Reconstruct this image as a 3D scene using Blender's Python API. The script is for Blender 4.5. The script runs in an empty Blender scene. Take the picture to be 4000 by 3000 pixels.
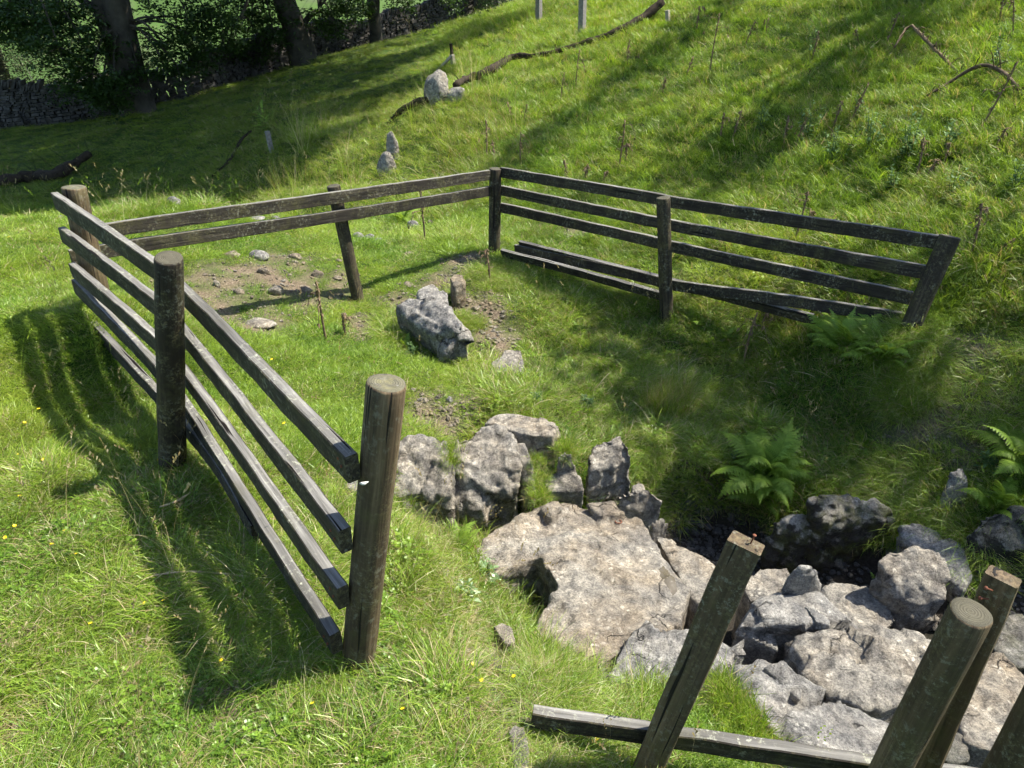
import bpy, bmesh, math, random
import numpy as np
from mathutils import Vector, Matrix, Quaternion
from mathutils.bvhtree import BVHTree
R = math.radians
random.seed(7); rng = np.random.default_rng(7)
scene = bpy.context.scene
COL = scene.collection

# ------------------------------------------------------------------ camera, sky, sun, exposure
CAMZ = 2.15; FPX = 1533.0; CX, CY = 1106.0, 829.5; PITCH = R(30)
cam_d = bpy.data.cameras.new('camera'); cam = bpy.data.objects.new('camera', cam_d); COL.objects.link(cam)
cam.location = (0, 0, CAMZ); cam.rotation_euler = (R(90) - PITCH, 0, 0)
cam_d.sensor_width = 36; cam_d.lens = 36 * FPX / 2212.0; cam_d.clip_end = 3000; cam_d.clip_start = .05
scene.camera = cam
scene.render.resolution_x = 1024; scene.render.resolution_y = 768
SUN_EL, SUN_AZ = R(57), R(14)          # azimuth counted from +X towards +Y
sunv = Vector((math.cos(SUN_EL)*math.cos(SUN_AZ), math.cos(SUN_EL)*math.sin(SUN_AZ), math.sin(SUN_EL)))
w = bpy.data.worlds.new("World"); scene.world = w; w.use_nodes = True
nt = w.node_tree; bgn = nt.nodes['Background']; sk = nt.nodes.new('ShaderNodeTexSky')
sk.sky_type = 'NISHITA'; sk.sun_disc = False; sk.sun_elevation = SUN_EL
sk.sun_rotation = math.pi/2 - SUN_AZ
nt.links.new(sk.outputs[0], bgn.inputs[0]); bgn.inputs[1].default_value = 0.115
sd = bpy.data.lights.new('sun', 'SUN'); sd.energy = 5.0; sd.angle = R(0.6); sd.color = (1, .93, .80)
so = bpy.data.objects.new('sun', sd); COL.objects.link(so); so.rotation_euler = sunv.to_track_quat('Z', 'Y').to_euler()
so.location = (10, 5, 20)
scene.view_settings.view_transform = 'Standard'; scene.view_settings.look = 'None'
scene.view_settings.gamma = 1; scene.view_settings.exposure = 1.2
scene.cycles.use_adaptive_sampling = True; scene.cycles.adaptive_threshold = .03; scene.cycles.adaptive_min_samples = 20
scene.cycles.max_bounces = 4; scene.cycles.diffuse_bounces = 2; scene.cycles.glossy_bounces = 2; scene.cycles.transmission_bounces = 2; scene.cycles.transparent_max_bounces = 4

# ------------------------------------------------------------------ picture point -> place helpers
def ray(u, v):
    dx = (u-CX)/FPX; dy = (CY-v)/FPX
    return np.array([dx, math.cos(PITCH)+dy*math.sin(PITCH), -math.sin(PITCH)+dy*math.cos(PITCH)])
def T(u, v, t): return Vector(ray(u, v)*t + np.array([0, 0, CAMZ]))
def Z(u, v, z): r = ray(u, v); return Vector(r*((z-CAMZ)/r[2]) + np.array([0, 0, CAMZ]))
def Yp(u, v, y): r = ray(u, v); return Vector(r*(y/r[1]) + np.array([0, 0, CAMZ]))
def onplane(u, v, A, B):
    r = ray(u, v); nx, ny = (B[1]-A[1]), -(B[0]-A[0])
    t = (A[0]*nx + A[1]*ny)/(r[0]*nx + r[1]*ny)
    return Vector(r*t + np.array([0, 0, CAMZ]))
def project(P):
    x, y, z = P[:, 0], P[:, 1], P[:, 2]-CAMZ
    d = y*math.cos(PITCH) - z*math.sin(PITCH); up = y*math.sin(PITCH) + z*math.cos(PITCH)
    dd = np.maximum(d, .01)
    return CX + FPX*x/dd, CY - FPX*up/dd, d

# ------------------------------------------------------------------ noise
_perm = rng.permutation(512).astype(np.int64)
def _h(i, j, k): return _perm[(_perm[(_perm[i & 511] + j) & 511] + k) & 511]
_g = rng.normal(size=(512, 3)); _g /= np.linalg.norm(_g, axis=1)[:, None]
def perlin(P):
    P = np.asarray(P, float); i = np.floor(P).astype(np.int64); f = P - i
    u = f*f*f*(f*(f*6-15)+10); out = 0
    for a in (0, 1):
        for b in (0, 1):
            for c in (0, 1):
                g = _g[_h(i[:, 0]+a, i[:, 1]+b, i[:, 2]+c)]
                d = g[:, 0]*(f[:, 0]-a) + g[:, 1]*(f[:, 1]-b) + g[:, 2]*(f[:, 2]-c)
                w_ = (u[:, 0] if a else 1-u[:, 0])*(u[:, 1] if b else 1-u[:, 1])*(u[:, 2] if c else 1-u[:, 2])
                out = out + d*w_
    return out*1.5
def fbm(P, o=3, lac=2.1, gain=.5):
    s = 0; a = 1; P = np.asarray(P, float)
    for k in range(o): s = s + a*perlin(P + k*13.7); P = P*lac; a *= gain
    return s
def n2(x, y, sc, seed=0, o=2):
    return fbm(np.stack([x*sc, y*sc, np.full_like(x, seed*7.31+.5)], 1), o)
def sstep(a, b, x): t = np.clip((x-a)/(b-a), 0, 1); return t*t*(3-2*t)

# ------------------------------------------------------------------ terrain height
CT = [ # picture point + depth
 (0,1659,2.22),(300,1659,2.22),(600,1659,2.22),(900,1659,2.2),(775,1425,2.57),(372,1005,3.59),(0,1200,2.95),(0,1400,2.55),(400,1300,2.8),
 (218,655,4.6),(0,650,4.9),(0,560,5.5),(100,850,4.1),(0,1000,3.5),(450,850,4.45),(500,700,5.5),(600,900,4.25),(700,1000,3.7),(700,800,5.0),
 (600,600,6.3),(400,620,5.9),(772,650,6.3),(850,760,5.5),(1000,870,4.85),(900,900,4.6),(1068,540,7.2),(1440,690,6.1),
 (1100,660,6.2),(1200,700,6.1),(1300,640,6.5),
 (1900,750,4.9),(1980,715,4.9),(2080,700,4.9),(2060,850,4.6),(2050,950,4.45),
 (2212,1090,4.1),(2212,1000,4.2),(2212,800,4.4),(2212,500,5.0),(2212,650,4.7),
 (0,480,6.45),(150,470,7.0),(375,438,7.6),(600,470,8.0),(500,520,7.1),(790,515,8.3),(900,490,8.8),(1000,480,8.5),(1000,545,7.2),
 (600,430,10.5),(700,420,10.5),(850,420,10.6),(950,400,10.6),(1000,420,9.6),
 (1200,450,8.3),(1200,540,7.3),(1400,500,7.2),(1600,560,6.3),(1850,600,5.6),(1600,400,7.8),(1900,450,6.3),(2100,450,5.6),
 (100,400,16.5),(0,400,16.5),(250,400,16.2),(400,400,14.5),(300,250,21),(100,300,20.5),(0,290,21),(450,300,16.5),(600,320,13.8),(500,220,20),(680,130,24.5),(815,95,26),
 (850,250,15),(700,250,16),(945,215,12.8),(1100,250,11.6),(1100,350,9.8),(900,330,11.6),(750,340,12.3),(1100,120,17),(1000,60,24),(1100,15,27),
 (1250,70,15.5),(1430,35,14),(1300,200,11.5),(1500,120,11.4),(1700,40,11.2),(1500,270,8.9),(1700,200,8.8),(1900,280,7.2),(2000,150,8.0),(2100,300,6.4),(2212,300,6.0),(2212,120,7.3),(2212,0,8.6),(1950,20,10),
 (1400,0,17),(1200,0,24),
]
CZ = [ # picture point + height
 (1120,1330,-.62),(1075,1260,-.62),(1095,1350,-.5),(1160,1412,-.5),(1225,1465,-.45),(1150,1350,-.66),(1035,1195,-.6),(1190,1395,-.6),(1250,1450,-.5),
 (945,1300,-.06),(965,1235,-.11),(1040,1285,-.5),(1062,1328,-.5),(1128,1385,-.6),(1180,1425,-.5),(930,1172,-.11),(850,1130,-.09),(905,1095,-.6),(965,1130,-.7),(1010,1185,-.62),(850,1075,-.45),(800,1150,-.04),(985,1372,-.08),(1080,1448,-.09),(1205,1505,-.09),(1000,1500,0),(1150,1600,-.06),
 (1300,1659,-.18),(1350,1590,-.22),(1600,1659,-.30),(1500,1560,-.3),(1400,800,-.57),(1400,900,-.65),(1400,990,-.72),(1550,900,-.67),(1550,980,-.73),(1500,1018,-.77),(1430,1012,-.76),(1580,1022,-.78),(1660,1022,-.77),(1600,760,-.50),(1600,830,-.60),(1750,760,-.38),(1750,900,-.62),(1750,1030,-.74),(1860,900,-.52),(1860,1030,-.68),(1250,800,-.56),(1300,740,-.5),(1350,880,-.63),(1100,780,-.50),(1050,700,-.43),(1000,770,-.47),(1950,900,-.40),(1960,1010,-.6),(1500,1118,-1.13),(1440,1108,-1.1),(1580,1125,-1.14),
 (1150,955,-.36),(1200,935,-.40),(1260,965,-.60),(1200,960,-.52),(1165,990,-.62),(975,950,-.46),(1100,880,-.38),(1250,890,-.54),(1380,960,-.69),(900,925,-.44),
]
CW = [ # world
 (.15,2.55,-.95),(-.35,3.15,-.85),(0.05,3.3,-.85),(.4,3.55,-.85),(.75,3.65,-.85),(-.6,3.05,-.7),(0,3.6,-.65),(-.3,3.5,-.6),(.5,3.85,-.7),(-.1,2.95,-.9),(.35,3.3,-.95),(-.45,2.95,-.85),(.7,2.4,-.95),(.8,2.9,-1.1),(1.3,2.6,-1.15),(1.75,3.3,-1.16),(1.15,3.68,-1.13),(1.5,3.6,-1.15),(2.1,3.1,-1.12),(-4.5,9.6,-1.3),(-3.6,9.8,-1.2),(-2.6,10,-1.0),(-6,8.6,-.9),(-7.5,8.5,-1.0),
 (1.3,2.1,-.9),(1.7,2.0,-.95),(1.9,2.5,-1.0),(2.4,2.7,-.95),(2.6,2.3,-.9),(2.0,1.6,-.85),(2.8,1.6,-.9),(1.4,1.5,-.65),(1.0,1.85,-.7),(.75,1.75,-.5),(3.4,2.4,-.8),(1.2,1.0,-.5),(2.2,.6,-.8),
 (0,0,.5),(-1,0,.45),(1,0,.1),(-3,0,.4),(-3,2,.15),(-5,3,.3),(-8,5,.2),(-5,0,.5),(0,-4,.9),(5,-3,.8),(-10,-4,.6),(5,3.2,.3),(5,1,-.3),(8,5,2.0),(6,6,1.6),(8,0,.8),
 (-12,9,-1.9),(-8,11,-1.9),(-6,10,-1.5),(-16,14,-2.4),(-5.5,12,-1.7),(-3,12,-1.1),(-18,5,-1.5),(-18,20,-2.2),(-22,28,-2.8),(-14,30,-2.4),(-6,35,-1.0),(2,34,1.6),(10,34,4.2),(6,20,2.9),(10,15,3.4),(12,25,4.6),(15,10,4.2),(14,4,3.4),(20,20,6),(20,-5,4),(-30,10,-2.5),(-30,40,-4),(-10,50,-3.5),(10,50,3.5),(30,40,8),(30,10,8),
]
pts = [tuple(T(*c)) for c in CT] + [tuple(Z(*c)) for c in CZ] + CW
pts = np.array(pts); NC = len(pts); EPS = .12
def phi(d2): return np.sqrt(d2 + EPS*EPS)
_d2 = ((pts[:, None, :2]-pts[None, :, :2])**2).sum(2)
_A = np.zeros((NC+3, NC+3)); _A[:NC, :NC] = phi(_d2) - np.eye(NC)*.02
_A[:NC, NC] = 1; _A[:NC, NC+1:] = pts[:, :2]; _A[NC, :NC] = 1; _A[NC+1:, :NC] = pts[:, :2].T
_W = np.linalg.solve(_A, np.concatenate([pts[:, 2], [0, 0, 0]]))
def H(x, y):
    x = np.atleast_1d(np.asarray(x, float)); y = np.atleast_1d(np.asarray(y, float)); z = np.empty_like(x)
    for s in range(0, len(x), 20000):
        xx, yy = x[s:s+20000], y[s:s+20000]
        z[s:s+20000] = phi((xx[:, None]-pts[:, 0])**2 + (yy[:, None]-pts[:, 1])**2) @ _W[:NC] + _W[NC] + _W[NC+1]*xx + _W[NC+2]*yy
    r = np.hypot(x-0, y-5); far = sstep(28, 60, r)
    # opposite side of the dale: falls, then climbs well above eye level
    fz = -6 + .30*np.maximum(0, y-70) + .10*np.maximum(0, np.abs(x)-60) + 3*n2(x, y, .015, 3) + sstep(20, 60, x)*12
    z = z*(1-far) + fz*far
    nearw = 1 - sstep(9, 16, r)
    hum = sstep(6, 10, r)
    z = z + .024*n2(x, y, 3.2, 1)*(.5+nearw) + .016*n2(x, y, 9, 2)*nearw + .08*hum*n2(x, y, 1.1, 5) + .05*hum*(1-far)*n2(x, y, 2.7, 6) + .05*sstep(5, 7, r)*(n2(x, y, 2.0, 9, 1))
    return z
def h1(x, y): return float(H([x], [y])[0])
def G(u, v):
    """where the sight line of a picture point meets the ground"""
    r = ray(u, v); ts = np.concatenate([np.arange(1.6, 12, .03), np.arange(12, 60, .15)])
    X = r[0]*ts; Y = r[1]*ts; Zz = CAMZ + r[2]*ts; d = Zz - H(X, Y)
    k = np.argmax(d < 0)
    if not (d < 0).any(): k = len(ts)-1
    if k > 0:
        f = d[k-1]/(d[k-1]-d[k]+1e-9); t = ts[k-1] + f*(ts[k]-ts[k-1])
    else: t = ts[0]
    return Vector((r[0]*t, r[1]*t, CAMZ + r[2]*t)), t

# ------------------------------------------------------------------ node helpers / materials
class NB:
    def __init__(s, name):
        s.m = bpy.data.materials.new(name); s.m.use_nodes = True; s.t = s.m.node_tree; s.t.nodes.clear()
        s.out = s.n('ShaderNodeOutputMaterial')
    def n(s, ty, **kw):
        o = s.t.nodes.new(ty)
        for k, v in kw.items(): setattr(o, k, v)
        return o
    def l(s, a, b): s.t.links.new(a, b)
    def attr(s, name, ty='GEOMETRY'): return s.n('ShaderNodeAttribute', attribute_name=name, attribute_type=ty)
    def noise(s, vec, scale, detail=4, rough=.55, dist=0):
        o = s.n('ShaderNodeTexNoise'); o.inputs['Scale'].default_value = scale; o.inputs['Detail'].default_value = detail
        o.inputs['Roughness'].default_value = rough; o.inputs['Distortion'].default_value = dist
        if vec is not None: s.l(vec, o.inputs['Vector'])
        return o.outputs['Fac']
    def voro(s, vec, scale, feat='F1'):
        o = s.n('ShaderNodeTexVoronoi', feature=feat); o.inputs['Scale'].default_value = scale; s.l(vec, o.inputs['Vector']); return o
    def ramp(s, fac, stops, interp='LINEAR'):
        o = s.n('ShaderNodeValToRGB'); e = o.color_ramp; e.interpolation = interp
        while len(e.elements) < len(stops): e.elements.new(.5)
        for i, (p, c) in enumerate(stops):
            e.elements[i].position = p; e.elements[i].color = (c[0], c[1], c[2], 1) if not isinstance(c, (int, float)) else (c, c, c, 1)
        s.l(fac, o.inputs[0]); return o.outputs[0]
    def mix(s, f, a, b, mode='MIX'):
        o = s.n('ShaderNodeMix', data_type='RGBA', blend_type=mode)
        for sock, val in ((o.inputs[0], f), (o.inputs[6], a), (o.inputs[7], b)):
            if isinstance(val, (int, float)): sock.default_value = val
            elif isinstance(val, tuple): sock.default_value = (*val, 1)
            else: s.l(val, sock)
        return o.outputs[2]
    def math(s, op, a, b=0.0, clamp=False):
        o = s.n('ShaderNodeMath', operation=op, use_clamp=clamp)
        for i, val in enumerate((a, b)):
            if isinstance(val, (int, float)): o.inputs[i].default_value = val
            else: s.l(val, o.inputs[i])
        return o.outputs[0]
    def mapping(s, vec, scale=(1, 1, 1)):
        o = s.n('ShaderNodeMapping'); o.inputs['Scale'].default_value = scale; s.l(vec, o.inputs['Vector']); return o.outputs[0]
    def bump(s, h, strength, dist=.01, nrm=None):
        o = s.n('ShaderNodeBump'); o.inputs['Strength'].default_value = strength; o.inputs['Distance'].default_value = dist
        s.l(h, o.inputs['Height'])
        if nrm is not None: s.l(nrm, o.inputs['Normal'])
        return o.outputs[0]
    def pbr(s, col, rough=.8, nrm=None, spec=.3):
        p = s.n('ShaderNodeBsdfPrincipled'); p.inputs['Specular IOR Level'].default_value = spec
        if isinstance(col, tuple): p.inputs['Base Color'].default_value = (*col, 1)
        else: s.l(col, p.inputs['Base Color'])
        if isinstance(rough, (int, float)): p.inputs['Roughness'].default_value = rough
        else: s.l(rough, p.inputs['Roughness'])
        if nrm is not None: s.l(nrm, p.inputs['Normal'])
        s.l(p.outputs[0], s.out.inputs[0]); return p
    def leafy(s, col, trans=.45, gloss=.08, rough=.45):
        d = s.n('ShaderNodeBsdfDiffuse'); t = s.n('ShaderNodeBsdfTranslucent'); g = s.n('ShaderNodeBsdfGlossy')
        g.inputs['Roughness'].default_value = rough; g.inputs['Color'].default_value = (.8, .9, .7, 1)
        s.l(col, d.inputs[0])
        tc = s.mix(1.0, col, (1.15, 1.1, .55), 'MULTIPLY'); s.l(tc, t.inputs[0])
        m1 = s.n('ShaderNodeMixShader'); m1.inputs[0].default_value = trans; s.l(d.outputs[0], m1.inputs[1]); s.l(t.outputs[0], m1.inputs[2])
        m2 = s.n('ShaderNodeMixShader'); m2.inputs[0].default_value = gloss; s.l(m1.outputs[0], m2.inputs[1]); s.l(g.outputs[0], m2.inputs[2])
        s.l(m2.outputs[0], s.out.inputs[0])

def mat_ground():
    b = NB('turf_and_soil'); geo = b.n('ShaderNodeNewGeometry'); P = geo.outputs['Position']
    dirt = b.attr('dirt').outputs['Fac']; moss = b.attr('far').outputs['Fac']
    n1 = b.noise(P, 9, 6, .65); n3 = b.noise(P, 70, 4, .7)
    soil = b.ramp(n3, [(.3, (.040, .029, .020)), (.52, (.14, .108, .076)), (.70, (.29, .235, .175))])
    turf = b.ramp(n1, [(.3, (.020, .040, .008)), (.5, (.045, .08, .013)), (.7, (.08, .11, .022))])
    field = b.ramp(b.noise(P, .06, 6, .6), [(.3, (.04, .075, .022)), (.5, (.07, .13, .03)), (.62, (.09, .10, .06)), (.8, (.12, .12, .09))])
    soil = b.mix(b.attr('wet').outputs['Fac'], soil, b.ramp(n3, [(.3, (.010, .009, .008)), (.7, (.045, .038, .030))])); t2 = b.mix(moss, turf, field)
    col = b.mix(b.math('ADD', dirt, b.math('MULTIPLY', b.math('SUBTRACT', n1, .5), .5), True), t2, soil)
    b.pbr(col, .95, b.bump(n3, .5, .02), .15); return b.m
def mat_rock(name, tone=(1, 1, 1), stain=.5, dark=0.0, warm=.5, moss=0.0):
    b = NB(name); tc = b.n('ShaderNodeTexCoord').outputs['Object']; geo = b.n('ShaderNodeNewGeometry')
    n1 = b.noise(tc, 3.2, 5, .6, .3); n2_ = b.noise(tc, 15, 8, .72, .2); n3 = b.noise(tc, 95, 6, .75)
    base = b.ramp(n2_, [(.30, (.055, .054, .053)), (.44, (.17, .167, .16)), (.56, (.30, .29, .265)), (.72, (.47, .45, .41))])
    tan = b.ramp(n2_, [(.30, (.08, .064, .046)), (.48, (.23, .185, .13)), (.70, (.40, .335, .24))])
    wf = b.ramp(n1, [(.5-.22*warm, 0.0), (.72-.12*warm, 1.0)])
    c = b.mix(b.math('MULTIPLY', wf, min(1, .25+warm)), base, tan)
    # pale lichen rosettes
    wv_ = b.n('ShaderNodeVectorMath', operation='ADD'); nzv = b.n('ShaderNodeTexNoise'); nzv.inputs['Scale'].default_value = 60; b.l(tc, nzv.inputs['Vector']); b.l(tc, wv_.inputs[0]); sc_ = b.n('ShaderNodeVectorMath', operation='SCALE'); b.l(nzv.outputs['Color'], sc_.inputs[0]); sc_.inputs['Scale'].default_value = .03; b.l(sc_.outputs[0], wv_.inputs[1])
    v = b.voro(wv_.outputs[0], 30); lic = b.ramp(v.outputs['Distance'], [(.16, .8), (.38, 0.0)])
    lm = b.math('MULTIPLY', lic, b.ramp(b.noise(tc, 7, 3), [(.46, 0.0), (.6, .85)]))
    c = b.mix(lm, c, (.60, .58, .52))
    # black algae and moss, mostly on steep sides
    sep = b.n('ShaderNodeSeparateXYZ'); b.l(geo.outputs['Normal'], sep.inputs[0])
    steep = b.ramp(sep.outputs[2], [(.05, 1.0), (.75, 0.0)])
    bn = b.noise(tc, 6.5, 7, .72, .6)
    bl = b.ramp(b.math('ADD', bn, b.math('MULTIPLY', steep, .16*stain*2)), [(.66-.1*stain, 0.0), (.74-.1*stain, 1.0)])
    c = b.mix(b.math('MULTIPLY', bl, .9), c, (.028, .025, .020))
    gb = b.ramp(b.noise(tc, 2.2, 6, .7, .8), [(.46, 0.0), (.60, .55)]); c = b.mix(b.math('MULTIPLY', gb, 1-.5*warm), c, (.095, .095, .10))
    if moss: 
        mm = b.ramp(b.noise(tc, 9, 5, .7), [(.5-.1*moss, 0.0), (.6, 1.0)]); c = b.mix(b.math('MULTIPLY', mm, moss), c, (.09, .10, .02))
    sp = b.ramp(b.noise(tc, 110, 4, .85), [(.36, .45), (.52, 1.0), (.68, 1.3)]); c = b.mix(1.0, c, sp, 'MULTIPLY')
    c = b.mix(1.0, c, tuple((1-dark)*t for t in tone), 'MULTIPLY')
    wv2 = b.n('ShaderNodeVectorMath', operation='ADD'); nz2 = b.n('ShaderNodeTexNoise'); nz2.inputs['Scale'].default_value = 5; nz2.inputs['Detail'].default_value = 5; b.l(tc, nz2.inputs['Vector']); b.l(tc, wv2.inputs[0]); s2_ = b.n('ShaderNodeVectorMath', operation='SCALE'); b.l(nz2.outputs['Color'], s2_.inputs[0]); s2_.inputs['Scale'].default_value = .35; b.l(s2_.outputs[0], wv2.inputs[1])
    ce = b.voro(wv2.outputs[0], 2.3, 'DISTANCE_TO_EDGE'); crk = b.ramp(ce.outputs['Distance'], [(.0, 0.0), (.012, 1.0)])
    crm = b.ramp(b.noise(tc, 2.6, 2), [(.53, 1.0), (.57, 0.0)]); crk = b.math('MAXIMUM', crk, crm)
    c = b.mix(crk, b.mix(.8, c, (.03, .027, .022)), c)
    hgt = b.math('ADD', b.math('ADD', b.math('MULTIPLY', n2_, 1.0), b.math('MULTIPLY', n3, .35)), b.math('MULTIPLY', crk, .6))
    pit = b.voro(tc, 24, 'SMOOTH_F1'); hgt = b.math('ADD', hgt, b.math('MULTIPLY', pit.outputs['Distance'], .5))
    b.pbr(c, .85, b.bump(hgt, 1.0, .03), .25); return b.m
def mat_wood(name, dark, mid, pale, lichen=.5, olive=.4, spec=.3):
    b = NB(name); g = b.attr('grain').outputs['Vector']
    st = b.mapping(g, (2.2, 60, 60)); st2 = b.mapping(g, (.9, 9, 9)); st3 = b.mapping(g, (5, 160, 160))
    n1 = b.noise(st, 1, 5, .65, .4); nb = b.noise(st2, 1, 4, .6); n3 = b.noise(st3, 1, 3, .6)
    c = b.ramp(n1, [(.3, dark), (.52, mid), (.75, pale)])
    c = b.mix(b.ramp(nb, [(.42, 0.0), (.62, .75)]), c, dark)
    ol = b.ramp(b.noise(g, 7, 6, .7), [(.5, 0.0), (.66, 1.0)]); c = b.mix(b.math('MULTIPLY', ol, olive), c, (.085, .08, .03))
    li = b.ramp(b.noise(g, 42, 5, .75), [(.54, 0.0), (.62, 1.0)])
    li = b.math('MULTIPLY', li, b.ramp(b.noise(g, 4.5, 3), [(.42, 0.0), (.62, 1.0)]))
    c = b.mix(b.math('MULTIPLY', li, lichen), c, (.34, .35, .28))
    l2 = b.math('MULTIPLY', b.ramp(b.noise(g, 70, 6, .8), [(.50, 0.0), (.60, 1.0)]), b.ramp(b.noise(g, 9, 4, .6), [(.42, 0.0), (.58, 1.0)]))
    c = b.mix(b.math('MULTIPLY', l2, olive*.75), c, (.22, .20, .10))
    ck = b.ramp(b.noise(b.mapping(g, (1.3, 42, 42)), 1, 2, .5), [(.315, 0.0), (.335, 1.0)])
    c = b.mix(ck, (.008, .006, .005), c)
    hgt = b.math('ADD', b.math('ADD', n1, b.math('MULTIPLY', n3, .4)), b.math('MULTIPLY', ck, .9))
    b.pbr(c, .75, b.bump(hgt, .7, .006), spec); return b.m
def mat_endgrain(name='end_grain', yel=.9, k=1.0):
    b = NB(name); g = b.attr('grain').outputs['Vector']; sep = b.n('ShaderNodeSeparateXYZ'); b.l(g, sep.inputs[0])
    nz = b.noise(g, 14, 3)
    r2 = b.math('SQRT', b.math('ADD', b.math('POWER', b.math('SUBTRACT', sep.outputs[1], .004), 2), b.math('POWER', sep.outputs[2], 2)))
    r2 = b.math('ADD', r2, b.math('MULTIPLY', nz, .006))
    s = b.math('SINE', b.math('MULTIPLY', r2, 880))
    c = b.ramp(s, [(.0, (.075, .07, .055)), (.6, (.15, .14, .11))])
    ol = b.ramp(b.noise(g, 30, 4, .6), [(.42, 0.0), (.6, .85)]); c = b.mix(b.math('MULTIPLY', ol, yel), c, (.19, .18, .08))
    an = b.math('ARCTAN2', sep.outputs[1], sep.outputs[2]); cb_ = b.n('ShaderNodeCombineXYZ'); b.l(b.math('MULTIPLY', an, 2.3), cb_.inputs[0]); b.l(b.math('MULTIPLY', r2, 9), cb_.inputs[1])
    b.l(sep.outputs[0], cb_.inputs[2]); rk = b.ramp(b.noise(cb_.outputs[0], 1.6, 1), [(.30, 1.0), (.325, 0.0)]); c = b.mix(rk, c, (.012, .01, .008))
    c = b.mix(b.ramp(b.noise(g, 55, 4, .7), [(.56, 0.0), (.66, .8)]), c, (.30, .30, .25))
    c = b.mix(.7 if k < 1 else .25, c, (.12, .11, .085)); c = b.mix(b.ramp(b.noise(g, 22, 5, .7), [(.45, 0.0), (.62, .6)]), c, (.05, .05, .035)); c = b.mix(1.0, c, (k+.2, k+.2, k+.15), 'MULTIPLY') if k < 1 else c; b.pbr(c, .8, b.bump(s, .35, .003), .25); return b.m
def mat_blade():
    b = NB('grass_blade'); a = b.attr('bc').outputs['Vector']; s = b.n('ShaderNodeSeparateXYZ'); b.l(a, s.inputs[0])
    ti = b.attr('tint', 'INSTANCER').outputs['Vector']; q = b.n('ShaderNodeSeparateXYZ'); b.l(ti, q.inputs[0])
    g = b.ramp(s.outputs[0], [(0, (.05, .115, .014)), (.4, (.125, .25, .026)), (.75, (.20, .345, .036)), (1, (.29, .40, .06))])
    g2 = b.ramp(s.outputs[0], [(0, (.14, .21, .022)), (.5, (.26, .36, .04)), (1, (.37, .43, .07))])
    c = b.mix(q.outputs[0], g, g2)
    dry = b.ramp(s.outputs[0], [(0, (.27, .19, .095)), (.5, (.42, .34, .20)), (1, (.55, .48, .31))])
    df = b.math('GREATER_THAN', b.math('ADD', s.outputs[2], q.outputs[1]), 1.0)
    c = b.mix(df, c, dry)
    c = b.mix(1.0, c, b.ramp(q.outputs[2], [(0, .55), (.5, 1.0), (1, 1.35)]), 'MULTIPLY')
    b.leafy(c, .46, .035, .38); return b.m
def mat_leaf(name, c0, c1, trans=.45, gloss=.06):
    b = NB(name); a = b.attr('bc').outputs['Vector']; s = b.n('ShaderNodeSeparateXYZ'); b.l(a, s.inputs[0])
    c = b.ramp(s.outputs[0], [(0, c0), (1, c1)]); b.leafy(c, trans, gloss); return b.m
def mat_simple(name, c0, c1, scale=20, rough=.85, bump=.4, spec=.2):
    b = NB(name); tc = b.n('ShaderNodeTexCoord').outputs['Object']; n = b.noise(tc, scale, 6, .65)
    b.pbr(b.ramp(n, [(.3, c0), (.7, c1)]), rough, b.bump(n, bump, .01), spec); return b.m

M_ground = mat_ground()
M_blade = mat_blade()
M_rock = mat_rock('limestone', (1.12, 1.08, 1.02), .26, 0, .35)
M_rockgrey = mat_rock('grey_limestone', (1.04, 1.04, 1.05), .2, 0, .18)
M_rocktan = mat_rock('tan_limestone', (1.16, 1.11, 1.03), .22, 0, .55)
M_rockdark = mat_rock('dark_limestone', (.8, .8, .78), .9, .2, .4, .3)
M_rockmoss = mat_rock('mossy_limestone', (1.0, .98, .92), .75, .05, .35, .6)
M_stone = mat_rock('path_stone', (.95, .9, .8), .1, .05, .8)
M_cobble = mat_rock('stream_cobble', (.45, .45, .47), .3, .2, .2)
M_wood = mat_wood('weathered_dark_timber', (.012, .010, .008), (.035, .029, .022), (.085, .072, .055), .5, .5)
M_woodtop = mat_wood('bleached_sunlit_timber_edge', (.07, .068, .064), (.18, .175, .165), (.34, .335, .31), 1.0, .2, .12)  # top faces only: bleached wear, with sun glare put into the colour too
M_post = mat_wood('post_timber', (.035, .025, .015), (.13, .092, .053), (.25, .185, .11), .35, .5)
M_postdark = mat_wood('dark_post_timber', (.014, .011, .008), (.045, .035, .023), (.10, .08, .052), .4, .6)
M_end = mat_endgrain(); M_enddark = mat_endgrain('dark_end_grain', .25, .5)
M_bark = mat_simple('beech_bark', (.03, .027, .022), (.10, .09, .07), 3, .9, .8)
M_log = mat_simple('rotting_bark', (.012, .009, .006), (.055, .042, .027), 14, .9, .9)
M_paletwig = mat_simple('bleached_branch', (.20, .18, .14), (.42, .38, .31), 12, .8, .5)
M_greystake = mat_simple('grey_stake', (.13, .12, .11), (.30, .29, .27), 30, .8, .5)
M_beech = mat_leaf('beech_leaf', (.018, .042, .010), (.055, .11, .018), .4, .05)
M_fern = mat_leaf('fern_green', (.14, .24, .03), (.26, .39, .06), .48, .015)
M_fernfresh = mat_leaf('fern_fresh_green', (.22, .36, .06), (.32, .46, .09), .4, .015)
M_thistle = mat_leaf('thistle_leaf', (.06, .12, .045), (.16, .25, .10), .35, .02)
M_dead = mat_simple('dead_thistle', (.075, .052, .03), (.26, .19, .115), 40, .9, .5)
M_straw = mat_simple('straw', (.30, .22, .12), (.55, .45, .28), 30, .8, .2)
M_root = mat_simple('dead_root', (.035, .025, .018), (.13, .095, .06), 25, .9, .6)

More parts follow.
